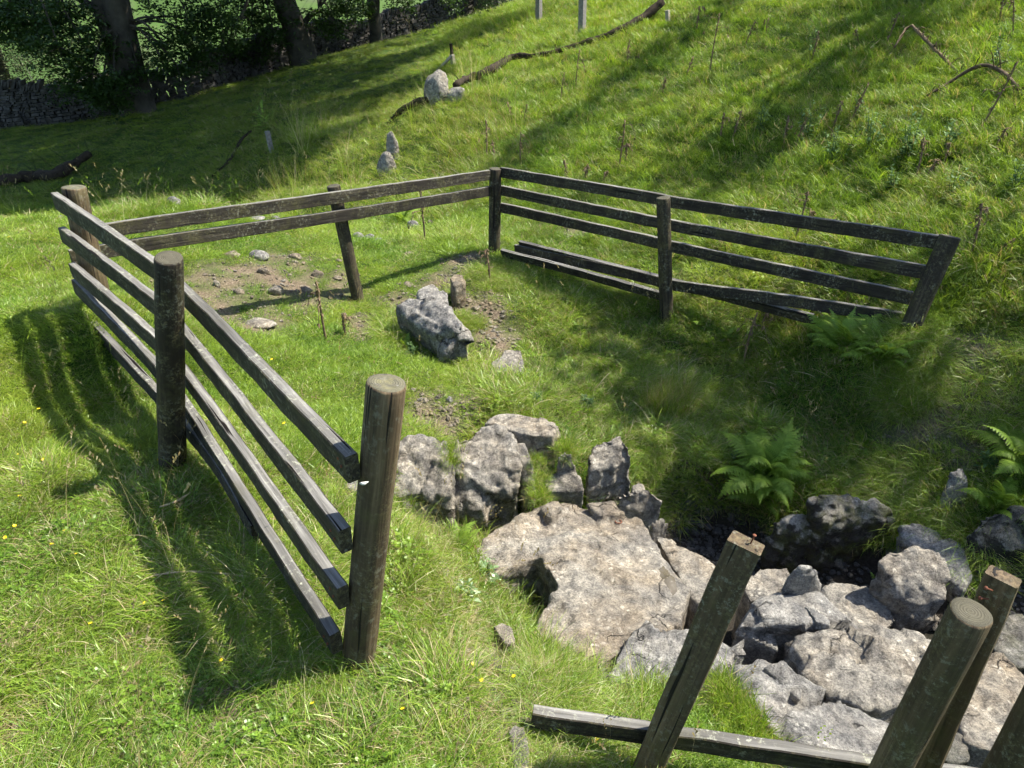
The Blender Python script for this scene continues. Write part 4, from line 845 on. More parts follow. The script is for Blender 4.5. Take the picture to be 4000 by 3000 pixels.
limb('dead_branch', 'thin pale branch lying in the grass below the leafy thistles', 'branch', [(1740,332,.04),(1790,318,.06),(1840,330,.05)], [1.5,2,2], M_root, .02, .3, 13, 3, .2)
def stake(name, label, u0, v0, u1, v1, wpx, mat, cat='stake', extend=0):
    b, t = G(u0, v0); top = Yp(u1, v1, b.y); d = (top-b).normalized(); top = top + d*extend; r = wpx/FPX*t/2
    o = board([b-d*.25, top], r*2, r*1.7, seed=int(u0), upv=(.6, .8, 0), name=name, mats=[mat, mat]); return tag(o, label, cat)
stake('stake', 'short weathered grey stake standing alone on the shaded bank', 587,328,577,283,9, M_greystake)
stake('stake', 'tall grey stake at the top edge, left one of the pair', 1164,50,1164,-60,12, M_greystake)
stake('stake', 'tall grey stake at the top edge, right one of the pair', 1257,73,1260,-70,14, M_greystake)
stake('stake', 'thin dark stake with a broken pale guard beside it', 978,142,974,94,6, M_log)
stake('tree_guard', 'broken pale guard leaning against the thin dark stake', 980,142,976,118,9, M_paletwig, 'tree guard')
stake('broken_stake', 'pale snapped stake sloping left of the thin dark stake', 946,152,976,120,6, M_paletwig)
stake('stump', 'small bleached stump tip behind the upper end of the long fallen limb', 1443,48,1442,22,9, M_paletwig, 'stump')

# ------------------------------------------------------------------ ferns
def frond_mesh(L, seed, curl=.9, mat=None, pairs=17, wmax=.24):
    rr = random.Random(seed); V, F, bc = [], [], []
    def quad(a_, b_, c_, d_, k): n0 = len(V); V.extend([a_, b_, c_, d_]); F.append((n0, n0+1, n0+2, n0+3)); bc.extend([(k, 0, 0)]*4)
    pts_ = []; p_ = Vector(); ang = R(72)
    for i in range(pairs+4):
        f = i/(pairs+3); pts_.append((p_.copy(), ang)); st = L/(pairs+3); p_ = p_ + Vector((math.cos(ang)*st, 0, math.sin(ang)*st)); ang -= curl*1.75*(f+.15)/(pairs+3)*1.5
    for i in range(len(pts_)-1):
        a_, b_ = pts_[i][0], pts_[i+1][0]; w_ = .0035*(1-i/len(pts_))+.0008
        quad(a_+Vector((0, -w_, 0)), b_+Vector((0, -w_, 0)), b_+Vector((0, w_, 0)), a_+Vector((0, w_, 0)), .2); quad(a_+Vector((0, 0, -w_)), b_+Vector((0, 0, -w_)), b_+Vector((0, 0, w_)), a_+Vector((0, 0, w_)), .2)
    for i in range(4, pairs+4):
        f = (i-4)/(pairs-1); pl = L*wmax*max(.06, math.sin(math.pi*min(1, .18+.82*f)**.8)**.9*(1-f*.35)); o_, an = pts_[min(i, len(pts_)-1)]
        T_ = Vector((math.cos(an), 0, math.sin(an))); N_ = Vector((-math.sin(an), 0, math.cos(an)))
        for s in (-1, 1):
            d = (Vector((0, s, 0))*.93 + T_*.32 - N_*.10 + Vector((rr.uniform(-.06, .06), 0, rr.uniform(-.12, .08)))).normalized(); q = N_.cross(d).normalized()*s; k = rr.uniform(.1, 1); m = 9
            for j in range(m):
                g_ = j/m; c = o_ + d*pl*g_ - N_*pl*.22*g_*g_; wv = L*.034*(1-g_)**.75 + .0012; c2 = o_ + d*pl*(g_+.8/m) - N_*pl*.22*(g_+.8/m)**2
                for s2 in (-1, 1): quad(c, c2, c2 + q*s2*wv*.75 + d*pl*.03, c + q*s2*wv + d*pl*.045, k)
    m_ = bpy.data.meshes.new('frond'); m_.from_pydata([tuple(v) for v in V], [], F); at = m_.attributes.new('bc', 'FLOAT_VECTOR', 'POINT'); at.data.foreach_set('vector', np.array(bc, np.float32).ravel()); m_.materials.append(mat or M_fern)
    return m_
FM = [frond_mesh(1.0, k, c) for k, c in enumerate((.7, .9, 1.15, 1.4))]; FF = [frond_mesh(1.0, 9, 1.0, M_fernfresh), frond_mesh(1.0, 10, .6, M_fernfresh)]
def fern(u, v, label, L, n, seed, az0=0, az1=360, fresh=1, group='ferns around the hollow', tilt=0):
    rr = random.Random(seed); b, t = G(u, v); root = empty('fern', b+Vector((0, 0, .0)), label, 'fern', group)
    for i in range(n):
        m_ = FM[rr.randrange(4)] if i >= fresh else FF[rr.randrange(2)]; o = bpy.data.objects.new('frond', m_); link(o, root)
        az = R(az0 + (az1-az0)*(i+rr.uniform(-.3, .3))/n); l_ = L*.72*rr.uniform(.6, 1.15); o.scale = (l_, l_, l_); o.rotation_euler = (R(rr.uniform(-14, 14)), R(rr.uniform(-25, 34)+tilt), az)
        if i < fresh: o['label'] = 'bright frond'
    return root
fern(1650, 1045, 'largest fern, growing on the bank just above the dark stream bed, with bright curled tips', .64, 40, 1, fresh=7)
fern(1650, 1085, 'low skirt of darker fronds in front of the largest fern', .42, 10, 15, 180, 360, 1)
fern(1820, 760, 'yellow green fern mass under the lowest rail left of the leaning end post', .56, 30, 2, fresh=11)  # extra bright fronds: sunlight on this fern put into frond colour
fern(1900, 790, 'yellow green fern spilling down the bank at the foot of the leaning end post', .48, 24, 3, fresh=8)  # more bright fronds here too, standing in for sunlight
fern(1780, 720, 'fern hiding the end of the loose pale-topped board', .34, 12, 4, fresh=1)
fern(2215, 1010, 'bright fern cut by the right edge on the upper right bank', .5, 20, 5, fresh=4)
fern(2150, 1110, 'dark green fern hanging over the grey upright rock', .4, 16, 6, fresh=0)
fern(985, 1205, 'fern arching over the left tip of the big flat slab', .30, 13, 7, -80, 120, 1)
fern(930, 1150, 'pale feathery fern beside the thick ringed post', .24, 9, 8, fresh=1)
fern(875, 755, 'tiny bright fern beside the grey cracked boulder', .20, 6, 9, fresh=3)
fern(1500, 700, 'small pale fern at the foot of the middle post of the right side', .24, 8, 10, fresh=1)
fern(1560, 735, 'small fern to the right of the middle post, below the rails', .22, 7, 11, fresh=1)
fern(870, 480, 'bright fern in the gully beyond the back rails', .5, 10, 12, fresh=3)
fern(1320, 840, 'little fern on the shaded bank above the block row', .14, 5, 13, fresh=0)
fern(1195, 800, 'tiny fern right of the flat stone step', .12, 4, 14, fresh=0)
fern(1890, 1255, 'single small bright frond in the dark shaded gap', .12, 3, 16, fresh=2)
fern(740, 370, 'pale fern patch on the rough bank beyond the back rails', .45, 9, 17, fresh=2)

# ------------------------------------------------------------------ leafy plants, thistles, flowers
def leafplant(u, v, label, hpx, seed, n=5, cat='plant', name='thistle_plant', mat=None, ls=.045, group=None, wide=.35):
    rr = random.Random(seed); b, t = G(u, v); h = hpx/FPX*t/.9; root = empty(name, b, label, cat, group); parts = []; V, F, bc = [], [], []
    for i in range(n):
        a_ = rr.uniform(0, 6.28); d = Vector((math.cos(a_)*wide*rr.random(), math.sin(a_)*wide*rr.random(), 1)).normalized(); hh = h*rr.uniform(.6, 1.05); o_ = b + Vector((math.cos(a_), math.sin(a_), 0))*h*.15*rr.random()
        P = [o_, o_+d*hh*.5, o_+d*hh+Vector((rr.uniform(-.03, .03), 0, 0))]; parts.append(tube(P, [.004, .003, .0015], 5))
        k = 0
        while k < hh:
            p_ = o_ + d*k; a2 = rr.uniform(0, 6.28); l_ = ls*rr.uniform(.7, 1.5)*(1.25-.6*k/hh); e = Vector((math.cos(a2), math.sin(a2), rr.uniform(-.2, .8))).normalized(); s_ = e.cross(Vector((0, 0, 1))).normalized()
            wv = l_*.2; n0 = len(V); tip = p_+e*l_-Vector((0, 0, l_*.15))
            V += [p_, p_+e*l_*.35+s_*wv, p_+e*l_*.5+s_*wv*.4, p_+e*l_*.7+s_*wv*.8, tip, p_+e*l_*.7-s_*wv*.8, p_+e*l_*.5-s_*wv*.4, p_+e*l_*.35-s_*wv]
            F += [(n0, n0+1, n0+2, n0+6), (n0, n0+6, n0+7), (n0+2, n0+3, n0+4, n0+5), (n0+2, n0+5, n0+6)]; bc += [(rr.random(), 0, 0)]*8; k += h*.055
    Vs, Fs, g = join(parts); meshobj('stem', Vs, Fs, M_thistle, root, b, True, {'bc': ('FLOAT_VECTOR', np.tile([.3, 0, 0], (len(Vs), 1)))})
    meshobj('leaves', V, F, mat or M_thistle, root, b, False, {'bc': ('FLOAT_VECTOR', bc)}); return root
LP = [(1960,350,110,'tallest clump of pale leafy thistles at the right of the slope',9,.07),(1880,335,90,'leafy thistle clump left of the tallest clump on the right slope',7,.06),(1740,310,85,'bluish leafy thistle above the end of the right fence',6,.06),(1800,360,80,'leafy thistle in the middle of the thistle patch',6,.06),
 (2040,330,80,'leafy thistle under the arched bare branch',5,.06),(2060,430,70,'leafy thistle behind the leaning end post',5,.06),(2150,160,90,'dark leafy thistle at the upper right edge',6,.07),(1750,130,70,'leafy thistle high on the slope beside a brown stalk',5,.06),(1640,290,60,'small leafy thistle at the left of the thistle patch',5,.06),(2190,420,80,'leafy thistle at the right edge level with the arched branch',6,.06),
 (1930,420,60,'low leafy thistle below the tallest clump',6,.055),(1850,255,50,'low leafy thistle above the thistle patch',4,.055),(1900,520,35,'low leafy plant behind the top rail of the right fence',5,.05),(1270,880,30,'prickly low leafy plant on the bank above the block row',6,.04),(1160,875,28,'low green weed behind the flat striped rock',5,.04),
 (2130,1010,40,'grey green weed on the right bank path',4,.05),(1590,1010,40,'leafy weed left of the largest fern',5,.04),(1400,870,30,'low dark weed in the middle of the shaded bank',5,.04),(890,765,30,'small weeds under the cracked boulder',5,.03)]
for i, (u, v, hp_, lb, n, ls) in enumerate(LP): leafplant(u, v, lb, hp_, 300+i, n, ls=ls, group='leafy thistles and weeds')
M_bram = mat_leaf('bramble_leaf', (.05, .11, .03), (.12, .22, .06), .35, .12)
leafplant(1035, 1275, 'broad leaved bramble seedling at the edge of the dark cleft', 70, 350, 7, 'plant', 'bramble', M_bram, .06, wide=.9)
leafplant(1000, 1290, 'smaller bramble shoot left of the broad leaved one', 45, 351, 5, 'plant', 'bramble', M_bram, .05, wide=.9)
leafplant(573, 278, 'young sapling with fresh leaves behind the short grey stake', 75, 352, 3, 'sapling', 'sapling', M_fernfresh, .14, wide=.3)
def deadthistle(u, v, hpx, label, seed, lean=0, droop=3):
    rr = random.Random(seed); b, t = G(u, v); h = max(.12, hpx/FPX*t/.92); root = empty('dead_thistle', b, label, 'thistle', 'dead brown thistles'); d = Vector((lean, rr.uniform(-.15, .15), 1)).normalized(); top = b + d*h
    P = smoothpts([b-Vector((0, 0, .03)), b+d*h*.5+Vector((rr.uniform(-.02, .02), 0, 0)), top], 1); k = len(P); V, F, g = tube(P, list(np.linspace(.011, .006, k)), 6, .3, seed); parts = [(V, F, g)]
    for j in range(droop):
        q = b + d*h*rr.uniform(.55, 1); a_ = rr.uniform(0, 6.28); e = Vector((math.cos(a_), math.sin(a_), 0)); l_ = h*rr.uniform(.15, .35)
        parts.append(tube([q, q+e*l_*.6+Vector((0, 0, l_*.1)), q+e*l_-Vector((0, 0, l_*.7))], [.004, .003, .002], 5))
    V, F, g = join(parts); meshobj('stem', V, F, M_dead, root, b)
    V, F = [], []
    for j in range(int(16+droop*6)):      # shrivelled leaves, hanging
        pp = parts[rr.randrange(len(parts))][0]; q = Vector(pp[rr.randrange(len(pp))]) if j % 3 else b + d*h*rr.uniform(.3, 1.0); a_ = rr.uniform(0, 6.28); e = Vector((math.cos(a_), math.sin(a_), rr.uniform(-1.8, .2))).normalized(); l_ = rr.uniform(.018, .048)*(1 if t < 12 else 1.4); s_ = e.cross(Vector((.3, .2, 1))).normalized()*l_*.25; n0 = len(V)
        V += [q, q+e*l_*.5+s_, q+e*l_+s_*.6-Vector((0, 0, l_*.3)), q+e*l_*.5-s_, q+e*l_*.5+Vector((0, 0, l_*.2))]; F += [(n0, n0+1, n0+4), (n0+1, n0+2, n0+4), (n0+2, n0+3, n0+4), (n0+3, n0, n0+4)]
    meshobj('withered_leaves', V, F, M_dead, root, b, False); return root
DT = [(1533,157,105,.03,'tall straight brown stalk high on the slope, third in from the pair of stakes'),(1606,105,52,.3,'bent brown stalk high on the slope with a drooping side arm'),(1655,77,32,0,'short brown stalk near the top edge of the slope'),(1504,73,50,0,'thin brown stalk right of the upper end of the fallen limb'),(1480,170,42,.25,'leaning thin stalk below the tall straight one'),
 (1907,105,66,.15,'thick brown stalk at the upper right, nearly touching the top of the slope'),(1753,133,55,.05,'brown shaggy stalk beside a leafy thistle high on the slope'),(1860,95,30,-.6,'low bent stalk left of the thick one at the upper right'),(2190,80,78,-.3,'big shaggy stalk at the top right corner'),(2160,40,60,-.1,'stalk just above the big shaggy one in the top right corner'),(2113,282,130,.2,'tallest shaggy stalk crossing the arched bare branch'),(1795,290,64,.1,'stalk in the thistle patch with one drooping left arm'),
 (1826,282,92,.25,'tall stalk right behind the one with the drooping left arm'),(1578,308,62,.25,'shaggy stalk at the left end of the thistle patch'),(1556,300,50,0,'crumpled stalk touching the shaggy one at the left end'),(1693,318,56,0,'crumpled brown stalk in the centre left of the thistle patch'),(1718,322,62,.15,'stalk just right of the crumpled centre left one'),(1977,388,80,0,'dark stalk at the foot of the tallest leafy clump'),(1995,395,50,.3,'short stalk beside the dark one at the foot of the clump'),(2033,362,48,.1,'stalk between the tallest leafy clump and the right edge'),
 (2138,330,50,.25,'stalk at the right edge under the arched branch'),(1714,526,102,.1,'brown stalk rising behind the top rail of the right fence, a knob at its tip'),(1736,490,35,.4,'small side stalk next to the knobbed one'),(1553,547,28,.1,'stub of brown stalk seen between the rails right of the middle post'),(2096,556,108,-.1,'thin stalk just right of the leaning end post'),(2134,563,60,.8,'long stalk leaning far right beside the leaning end post'),
 (1335,371,100,.05,'tall dark stalk in the sunny middle of the slope'),(1350,352,40,0,'short stalk close to the tall dark one in mid slope'),(1244,196,75,.05,'stalk with hanging arms just below the fallen limb'),(1212,217,52,.1,'shorter stalk left of the one with hanging arms'),(1125,350,58,0,'thin stalk above the first rail span right of the corner post'),(1051,340,70,0,'stalk directly above the corner post'),(1069,353,44,-.1,'short forked stalk just above the corner post'),
 (918,514,98,-.02,'tall thin brown stalk in the gully left of the corner post'),(1226,388,40,-.2,'hooked stalk just above the top rail'),(1261,392,34,.2,'small arched stalk above the top rail'),(1300,395,26,.4,'little stalk lying above the top rail'),(1356,140,46,0,'stalk among the grass right of the fallen limb'),(1107,259,36,-.3,'bent stalk in rushes left of centre slope'),(1130,270,40,.2,'bent stalk in rushes beside its twin'),(1433,203,32,0,'tiny stalk in mid slope shadow streak'),
 (1058,606,66,-.1,'brown stalk at the foot of the corner post'),(704,735,128,0,'tall bare stalk in front of the thin leaning post'),(748,722,45,0,'short bare stalk right of the tall bare one'),(1606,788,118,.05,'woolly brown stalk on the bank below the loose board'),(1644,715,58,.15,'brown stalk just below the lowest rail'),(2100,960,40,.3,'hooked brown stalk on the right bank'),(2140,985,50,.4,'brown weed stalk at the top of the right bank rock')]
for i, (u, v, hp_, ln, lb) in enumerate(DT): deadthistle(u, v, hp_, lb, 400+i, ln)
limb('fallen_thistle', 'long toppled thistle stem with hanging leaves at the upper right', 'thistle', [(2068,168,.03),(2020,145,.12),(1975,122,.22),(1950,108,.28),(1925,130,.12)], [3,3,3.5,3,2], M_dead, .02, .4, 14, 34, .14)
M_yel = mat_simple('buttercup_yellow', (.75, .52, .01), (.85, .62, .02), 10, .4, 0, .4)
BC = [(173,1216),(4,1077),(320,1323),(204,1367),(348,1011),(120,1195),(679,1540),(872,1552),(484,1447),(360,1317),(40,1155),(148,1165),(1110,1481),(1023,1455),(1041,1490),(1287,1616),(74,499),(24,525),(72,530),(90,900),(60,930),(100,1010),(45,1000),(590,790),(617,930),(50,1090),(20,1180)]
vf, ff, bcf = [], [], []
fm = bpy.data.meshes.new('petals'); bm = bmesh.new()
for k in range(5):
    a_ = k*2*math.pi/5; c = Vector((0, 0, 0)); d = Vector((math.cos(a_), math.sin(a_), .35)); s_ = Vector((-math.sin(a_), math.cos(a_), 0)); r = .0095
    vs = [bm.verts.new(q) for q in (c, c+d*r*.6-s_*r*.45, c+d*r-s_*r*.3, c+d*r+s_*r*.3, c+d*r*.6+s_*r*.45)]; bm.faces.new(vs)
bm.to_mesh(fm); bm.free(); fm.materials.append(M_yel)
sV, sF, sg = tube([Vector((0, 0, -.07)), Vector((.004, 0, -.03)), Vector((0, 0, 0))], [.0012]*3, 5)
sm = bpy.data.meshes.new('stem'); sm.from_pydata(sV.tolist(), [], sF); sm.materials.append(M_thistle)
for i, (u, v) in enumerate(BC + [(1278,1446),(1296,1472)]):
    q, t = G(u, v); q = q + Vector((0, 0, .05)); big = i >= len(BC)
    r = empty('buttercup', q, ('larger yellow flower on the turf edge above the low broken rail' if i == len(BC) else 'second larger yellow flower just below its neighbour at the turf edge') if big else ('tiny yellow buttercup in the near left turf' if t < 5.2 and u < 700 else 'tiny yellow buttercup in the turf between the ringed post and low rail' if u > 640 and v > 1400 else 'tiny yellow flower on the far left lawn'), 'flower', None if big else 'buttercups in the turf')
    for nm, m_ in (('petals', fm), ('stem', sm)):
        o = bpy.data.objects.new(nm, m_); link(o, r); sc = 1.5 if big else .8+.12*max(0, t-3); o.scale = (sc,)*3; o.rotation_euler = (random.uniform(-.4, .4), random.uniform(-.5, .3), i)
# bits on the near ground and timber
M_dung = mat_simple('dark_dung', (.008, .007, .006), (.03, .026, .022), 60, .6, .6)
for (u, v, s) in ((472, 1272, .03), (458, 1234, .02), (450, 1250, .014)):
    q, t = G(u, v); clip_stone(q, s, s*.7, s*.5, int(u), M_dung, {472: 'black sheep dropping beside the thin curved stick', 458: 'smaller black dropping above the curved stick', 450: 'smallest black dropping just above the stick'}[u], 'dung', 'dung', emb=0)
wq = Yp(786, 1045, 1.66); clip_stone(wq, .016, .006, .006, 77, mat_simple('wool', (.5, .48, .44), (.8, .78, .72), 80, .9, .8), 'tuft of white wool caught on the thick ringed post', 'wool_tuft', 'wool', rot=.2)
rq = rock_top(*Z(1336, 1128, -.40).xy, 0) or -.4; rp_ = Z(1336, 1128, rq+.004)
V, F, g = tube([rp_+Vector((math.cos(a_)*.018, math.sin(a_)*.013, .004)) for a_ in np.linspace(0, 6.283, 17)], .003, 6, 0, 0, False)
tag(meshobj('iron_ring', V, F, M_rust, None, rp_), 'small rusty iron ring on the top of the big flat slab', 'ring')
# wet patch on the slab
pv, pf = [], []
M_wet = NB('water_film'); M_wet.pbr((.10, .085, .06), .06, M_wet.bump(M_wet.noise(M_wet.n('ShaderNodeTexCoord').outputs['Object'], 90, 3), .35, .01), .6); M_wet = M_wet.m
PO = [(1420,1222),(1432,1212),(1444,1220),(1452,1236),(1462,1262),(1466,1284),(1456,1296),(1442,1280),(1430,1262),(1422,1244)]
cx_, cy_ = 1443, 1252; NRG = 8
for j in range(NRG+1):
    for k in range(40):
        a_ = k/40*len(PO); i0 = int(a_) % len(PO); f = a_-int(a_); pu = PO[i0][0]*(1-f)+PO[(i0+1) % len(PO)][0]*f; pv_ = PO[i0][1]*(1-f)+PO[(i0+1) % len(PO)][1]*f
        u = cx_+(pu-cx_)*j/NRG; v = cy_+(pv_-cy_)*j/NRG; q = Z(u, v, -.40); zt = rock_top(q.x, q.y, 0) or -.42; pv.append((q.x, q.y, zt + .004 - .007*(j/NRG)**3))
for j in range(NRG):
    for k in range(40): pf.append((j*40+k, j*40+(k+1) % 40, (j+1)*40+(k+1) % 40, (j+1)*40+k))
tag(meshobj('puddle', pv, pf, M_wet, None, pv[0]), 'glinting thin wet patch on the right side of the big flat slab', 'puddle')

# ------------------------------------------------------------------ grass: tufts on scattered points
TUF = bpy.data.collections.new('grass_tufts')
def tuft(nb, l0, l1, spread, lean, wd, seed, dryf=.12, segs=3, stiff=.0, head=False, flat=False):
    rs = random.Random(seed); V, F, bc = [], [], []
    for i in range(nb):
        a_ = rs.uniform(0, 6.283); r = spread*math.sqrt(rs.random()); o_ = Vector((math.cos(a_)*r, math.sin(a_)*r, -.008)); a2 = a_ + rs.gauss(0, .8)
        L = rs.uniform(l0, l1); ln = lean*rs.uniform(.3, 1.3); d = Vector((math.cos(a2)*ln, math.sin(a2)*ln, 1)).normalized(); out = Vector((math.cos(a2), math.sin(a2), 0)); tw = rs.uniform(0, 3.14)
        s_ = Vector((math.cos(tw), math.sin(tw), 0)); k = rs.random(); dr = rs.random(); dr = 1.0 if dr < dryf else dr*.55; w_ = wd*rs.uniform(.6, 1.3); n0 = len(V); p_ = o_.copy()
        for j in range(segs+1):
            f = j/segs; ww = w_*(1-f*.9)*(.7+.6*f if f < .5 else 1); V += [tuple(p_-s_*ww), tuple(p_+s_*ww)]; bc += [(k, f, dr)]*2
            d = (d + out*(lean*(.55-stiff)) - Vector((0, 0, lean*(.50-stiff)*f*2.0))).normalized(); p_ = p_ + d*(L/segs)
            if j < segs: F.append((n0+2*j, n0+2*j+1, n0+2*j+3, n0+2*j+2))
        if head:
            q = Vector(V[-1]); e = Vector((0, 0, 1))*.6+out*.5
            for j in range(7):
                c = q + e*(j*.008); b2 = rs.uniform(0, 6.28); z_ = Vector((math.cos(b2)*.006, math.sin(b2)*.006, .006)); n1 = len(V)
                V += [tuple(c), tuple(c+z_), tuple(c+z_*.6+Vector((0, 0, .008))), tuple(c+Vector((0, 0, .006)))]; F.append((n1, n1+1, n1+2, n1+3)); bc += [(rs.random(), 1, 1.0)]*4
    m_ = bpy.data.meshes.new('grass_tuft'); m_.from_pydata(V, [], F); at = m_.attributes.new('bc', 'FLOAT_VECTOR', 'POINT'); at.data.foreach_set('vector', np.array(bc, np.float32).ravel()); m_.materials.append(M_blade)
    o = bpy.data.objects.new('grass_tuft', m_); TUF.objects.link(o); return o
def clover(nb, seed):
    rs = random.Random(seed); V, F, bc = [], [], []
    for i in range(nb):
        a_ = rs.uniform(0, 6.283); r = .06*math.sqrt(rs.random()); c = Vector((math.cos(a_)*r, math.sin(a_)*r, rs.uniform(.008, .035))); k = rs.random()*.7
        for j in range(3):
            b2 = j*2.09+i; e = Vector((math.cos(b2), math.sin(b2), rs.uniform(-.2, .5)))*rs.uniform(.005, .009); s_ = Vector((-math.sin(b2), math.cos(b2), rs.uniform(-.3, .3)))*.0045; n0 = len(V)
            V += [tuple(c), tuple(c+e*.6+s_), tuple(c+e*1.1), tuple(c+e*.6-s_)]; F.append((n0, n0+1, n0+2, n0+3)); bc += [(k, .6, 0)]*4
    m_ = bpy.data.meshes.new('grass_tuft'); m_.from_pydata(V, [], F); at = m_.attributes.new('bc', 'FLOAT_VECTOR', 'POINT'); at.data.foreach_set('vector', np.array(bc, np.float32).ravel()); m_.materials.append(M_blade)
    o = bpy.data.objects.new('grass_tuft', m_); TUF.objects.link(o); return o
for k in range(4): tuft(62, .022, .06, .085, .75, .0016, 500+k, .14)                 # 0-3 short
for k in range(3): tuft(58, .05, .12, .08, .6, .0019, 510+k, .14)                    # 4-6 medium
for k in range(3): tuft(34, .12, .28, .055, .75, .0021, 520+k, .18, 4)                # 7-9 long arching
for k in range(2): tuft(26, .30, .55, .05, .28, .0022, 530+k, .30, 4, .35)            # 10-11 rush
for k in range(2): tuft(3, .18, .34, .03, .25, .0008, 540+k, .9, 4, .3, True)         # 12-13 seed heads
for k in range(2): clover(26, 550+k)                                                  # 14-15 broad leaves
for k in range(2): tuft(34, .03, .09, .09, 2.2, .0011, 560+k, .97, 3)                 # 16-17 dry thatch lying flat

N0 = 130000
ys = np.linspace(.45, 33, 3000); tt = ys*.87+1.0
Dn = np.minimum(1.0, (3.0/tt)**2.0)*(1.75*ys+1.4); cdf = np.cumsum(Dn); cdf /= cdf[-1]
y = np.interp(rng.random(N0), cdf, ys); x = (rng.random(N0)*2-1)*(.875*y+.7)
z = H(x, y); U, Vv, D = project(np.stack([x, y, z], 1))
keep = (U > -300) & (U < 2520) & (Vv > -350) & (Vv < 2050)
x, y, z, U, Vv, D = [q[keep] for q in (x, y, z, U, Vv, D)]
dirt = dirt_at(x, y, z); keep = rng.random(len(x)) > dirt*2.0-.12
x, y, z, U, Vv, D, dirt = [q[keep] for q in (x, y, z, U, Vv, D, dirt)]
# never in standing timber or rock
kp = np.ones(len(x), bool)
near = np.where((np.hypot(x-1.0, y-3.2) < 3.8))[0]
for i in near:
    rt = rock_top(x[i], y[i], 0)
    if rt is not None and rt > z[i]-.02: kp[i] = False
x, y, z, U, Vv, D, dirt = [q[kp] for q in (x, y, z, U, Vv, D, dirt)]
n = len(x); print('grass points', n)
pa_ = n2(x, y, 1.1, 21, 3); pb_ = n2(x, y, 3.5, 22, 3); pc_ = n2(x, y, .5, 23, 2); pd_ = n2(x, y, 7, 24, 2); r = rng.random(n)
typ = rng.integers(0, 4, n); scl = rng.uniform(.8, 1.3, n)
yel = np.clip(.35 + .6*pa_ + .3*pc_, 0, 1); dryt = np.clip(.02 + .35*pb_, 0, .5); brt = np.clip(.5 + .45*pd_ + .2*pa_ + rng.normal(0, .12, n), 0, 1)
def setp(m, lo, hi, p_):
    k = m & (rng.random(n) < p_); typ[k] = rng.integers(lo, hi, k.sum())
lawn = (Vv > 430) & (U < 1000) & ~((U > 780) & (Vv < 1000) & (Vv > 560))
nearleft = (D < 4.6) & (U < 1350) & (z > -.35) & (Vv > 1000)
setp(nearleft, 14, 16, .09); setp(nearleft & (pb_ > -.05), 4, 7, .34); setp(nearleft & (pd_ > -.02), 16, 18, .46); dryt[nearleft] += .16 + np.clip(.25*pc_[nearleft], 0, .2); setp(nearleft & (pa_ > .25), 7, 10, .05)
hill = (Vv < 560) & (U > 950) | (U > 1950)
setp(hill, 4, 7, .75); setp(hill & (pa_ > .2), 7, 10, .16); setp(hill & (U > 1750), 7, 10, .10); yel[hill] = np.clip(yel[hill]*.6+.12, 0, 1)
path_ = (Vv > 440) & (Vv < 560) & (U > 1000) & (U < 1400); scl[path_] *= .8
bank = (z < -.05) & (U > 1000) & (U < 2150) & (Vv > 600) & (D > 3.4) & (D < 6.5)
setp(bank, 4, 7, .55); setp(bank & (pa_ > -.05), 7, 10, .12); setp(bank, 16, 18, .14); yel[bank] += .06; dryt[bank] += .08; setp(bank, 14, 16, .08)
rimr = (U > 1950) & (Vv > 560) & (Vv < 1150); setp(rimr, 7, 10, .2)
lip = (np.abs(z+.12) < .12) & (U > 860) & (U < 1400) & (Vv > 1080); setp(lip, 7, 10, .06); scl[lip] *= .72; setp(lip, 16, 18, .30); yel[lip] += .2; dryt[lip] += .12
rough = (Vv < 450) & (Vv > 200) & (U > 430) & (U < 1080) & (D > 7.8); setp(rough, 7, 10, .30); dryt[rough] += .10; yel[rough] = .55
ru = ((Vv < 440) & (Vv > 250) & (U > 560) & (U < 780)) | ((U > 620) & (U < 900) & (Vv > 420) & (Vv < 500) & (D > 8)) | ((U > 880) & (U < 1250) & (Vv > 160) & (Vv < 330)) ; setp(ru & (pa_ > .1), 10, 12, .05)
shade = (U < 620) & (Vv < 440) | ((U < 900) & (Vv < 260)); yel[shade] = .6+.3*pa_[shade]; brt[shade] = np.clip(brt[shade]-.25, 0, 1)  # olive mossy turf, its tint also darkened for the shade under the trees
edge = (U < 560) & (Vv > 425) & (Vv < 470) & (D > 6); setp(edge, 12, 14, .05); setp(edge, 4, 7, .4)
setp(D > 2, 12, 14, .006)
lng = typ >= 7; k_ = lng & (typ <= 11); scl[k_] *= .75
hm = n2(x, y, 5.5, 31, 3); scl *= np.clip(1 + .55*hm, .5, 1.7); brt = np.clip(brt + .25*hm, 0, 1)
scl *= 1 + .06*np.clip(D-3, 0, 20); nd = (dirt > .15) & (typ < 12); typ[nd & (typ > 3)] = 1; scl[nd] *= .8
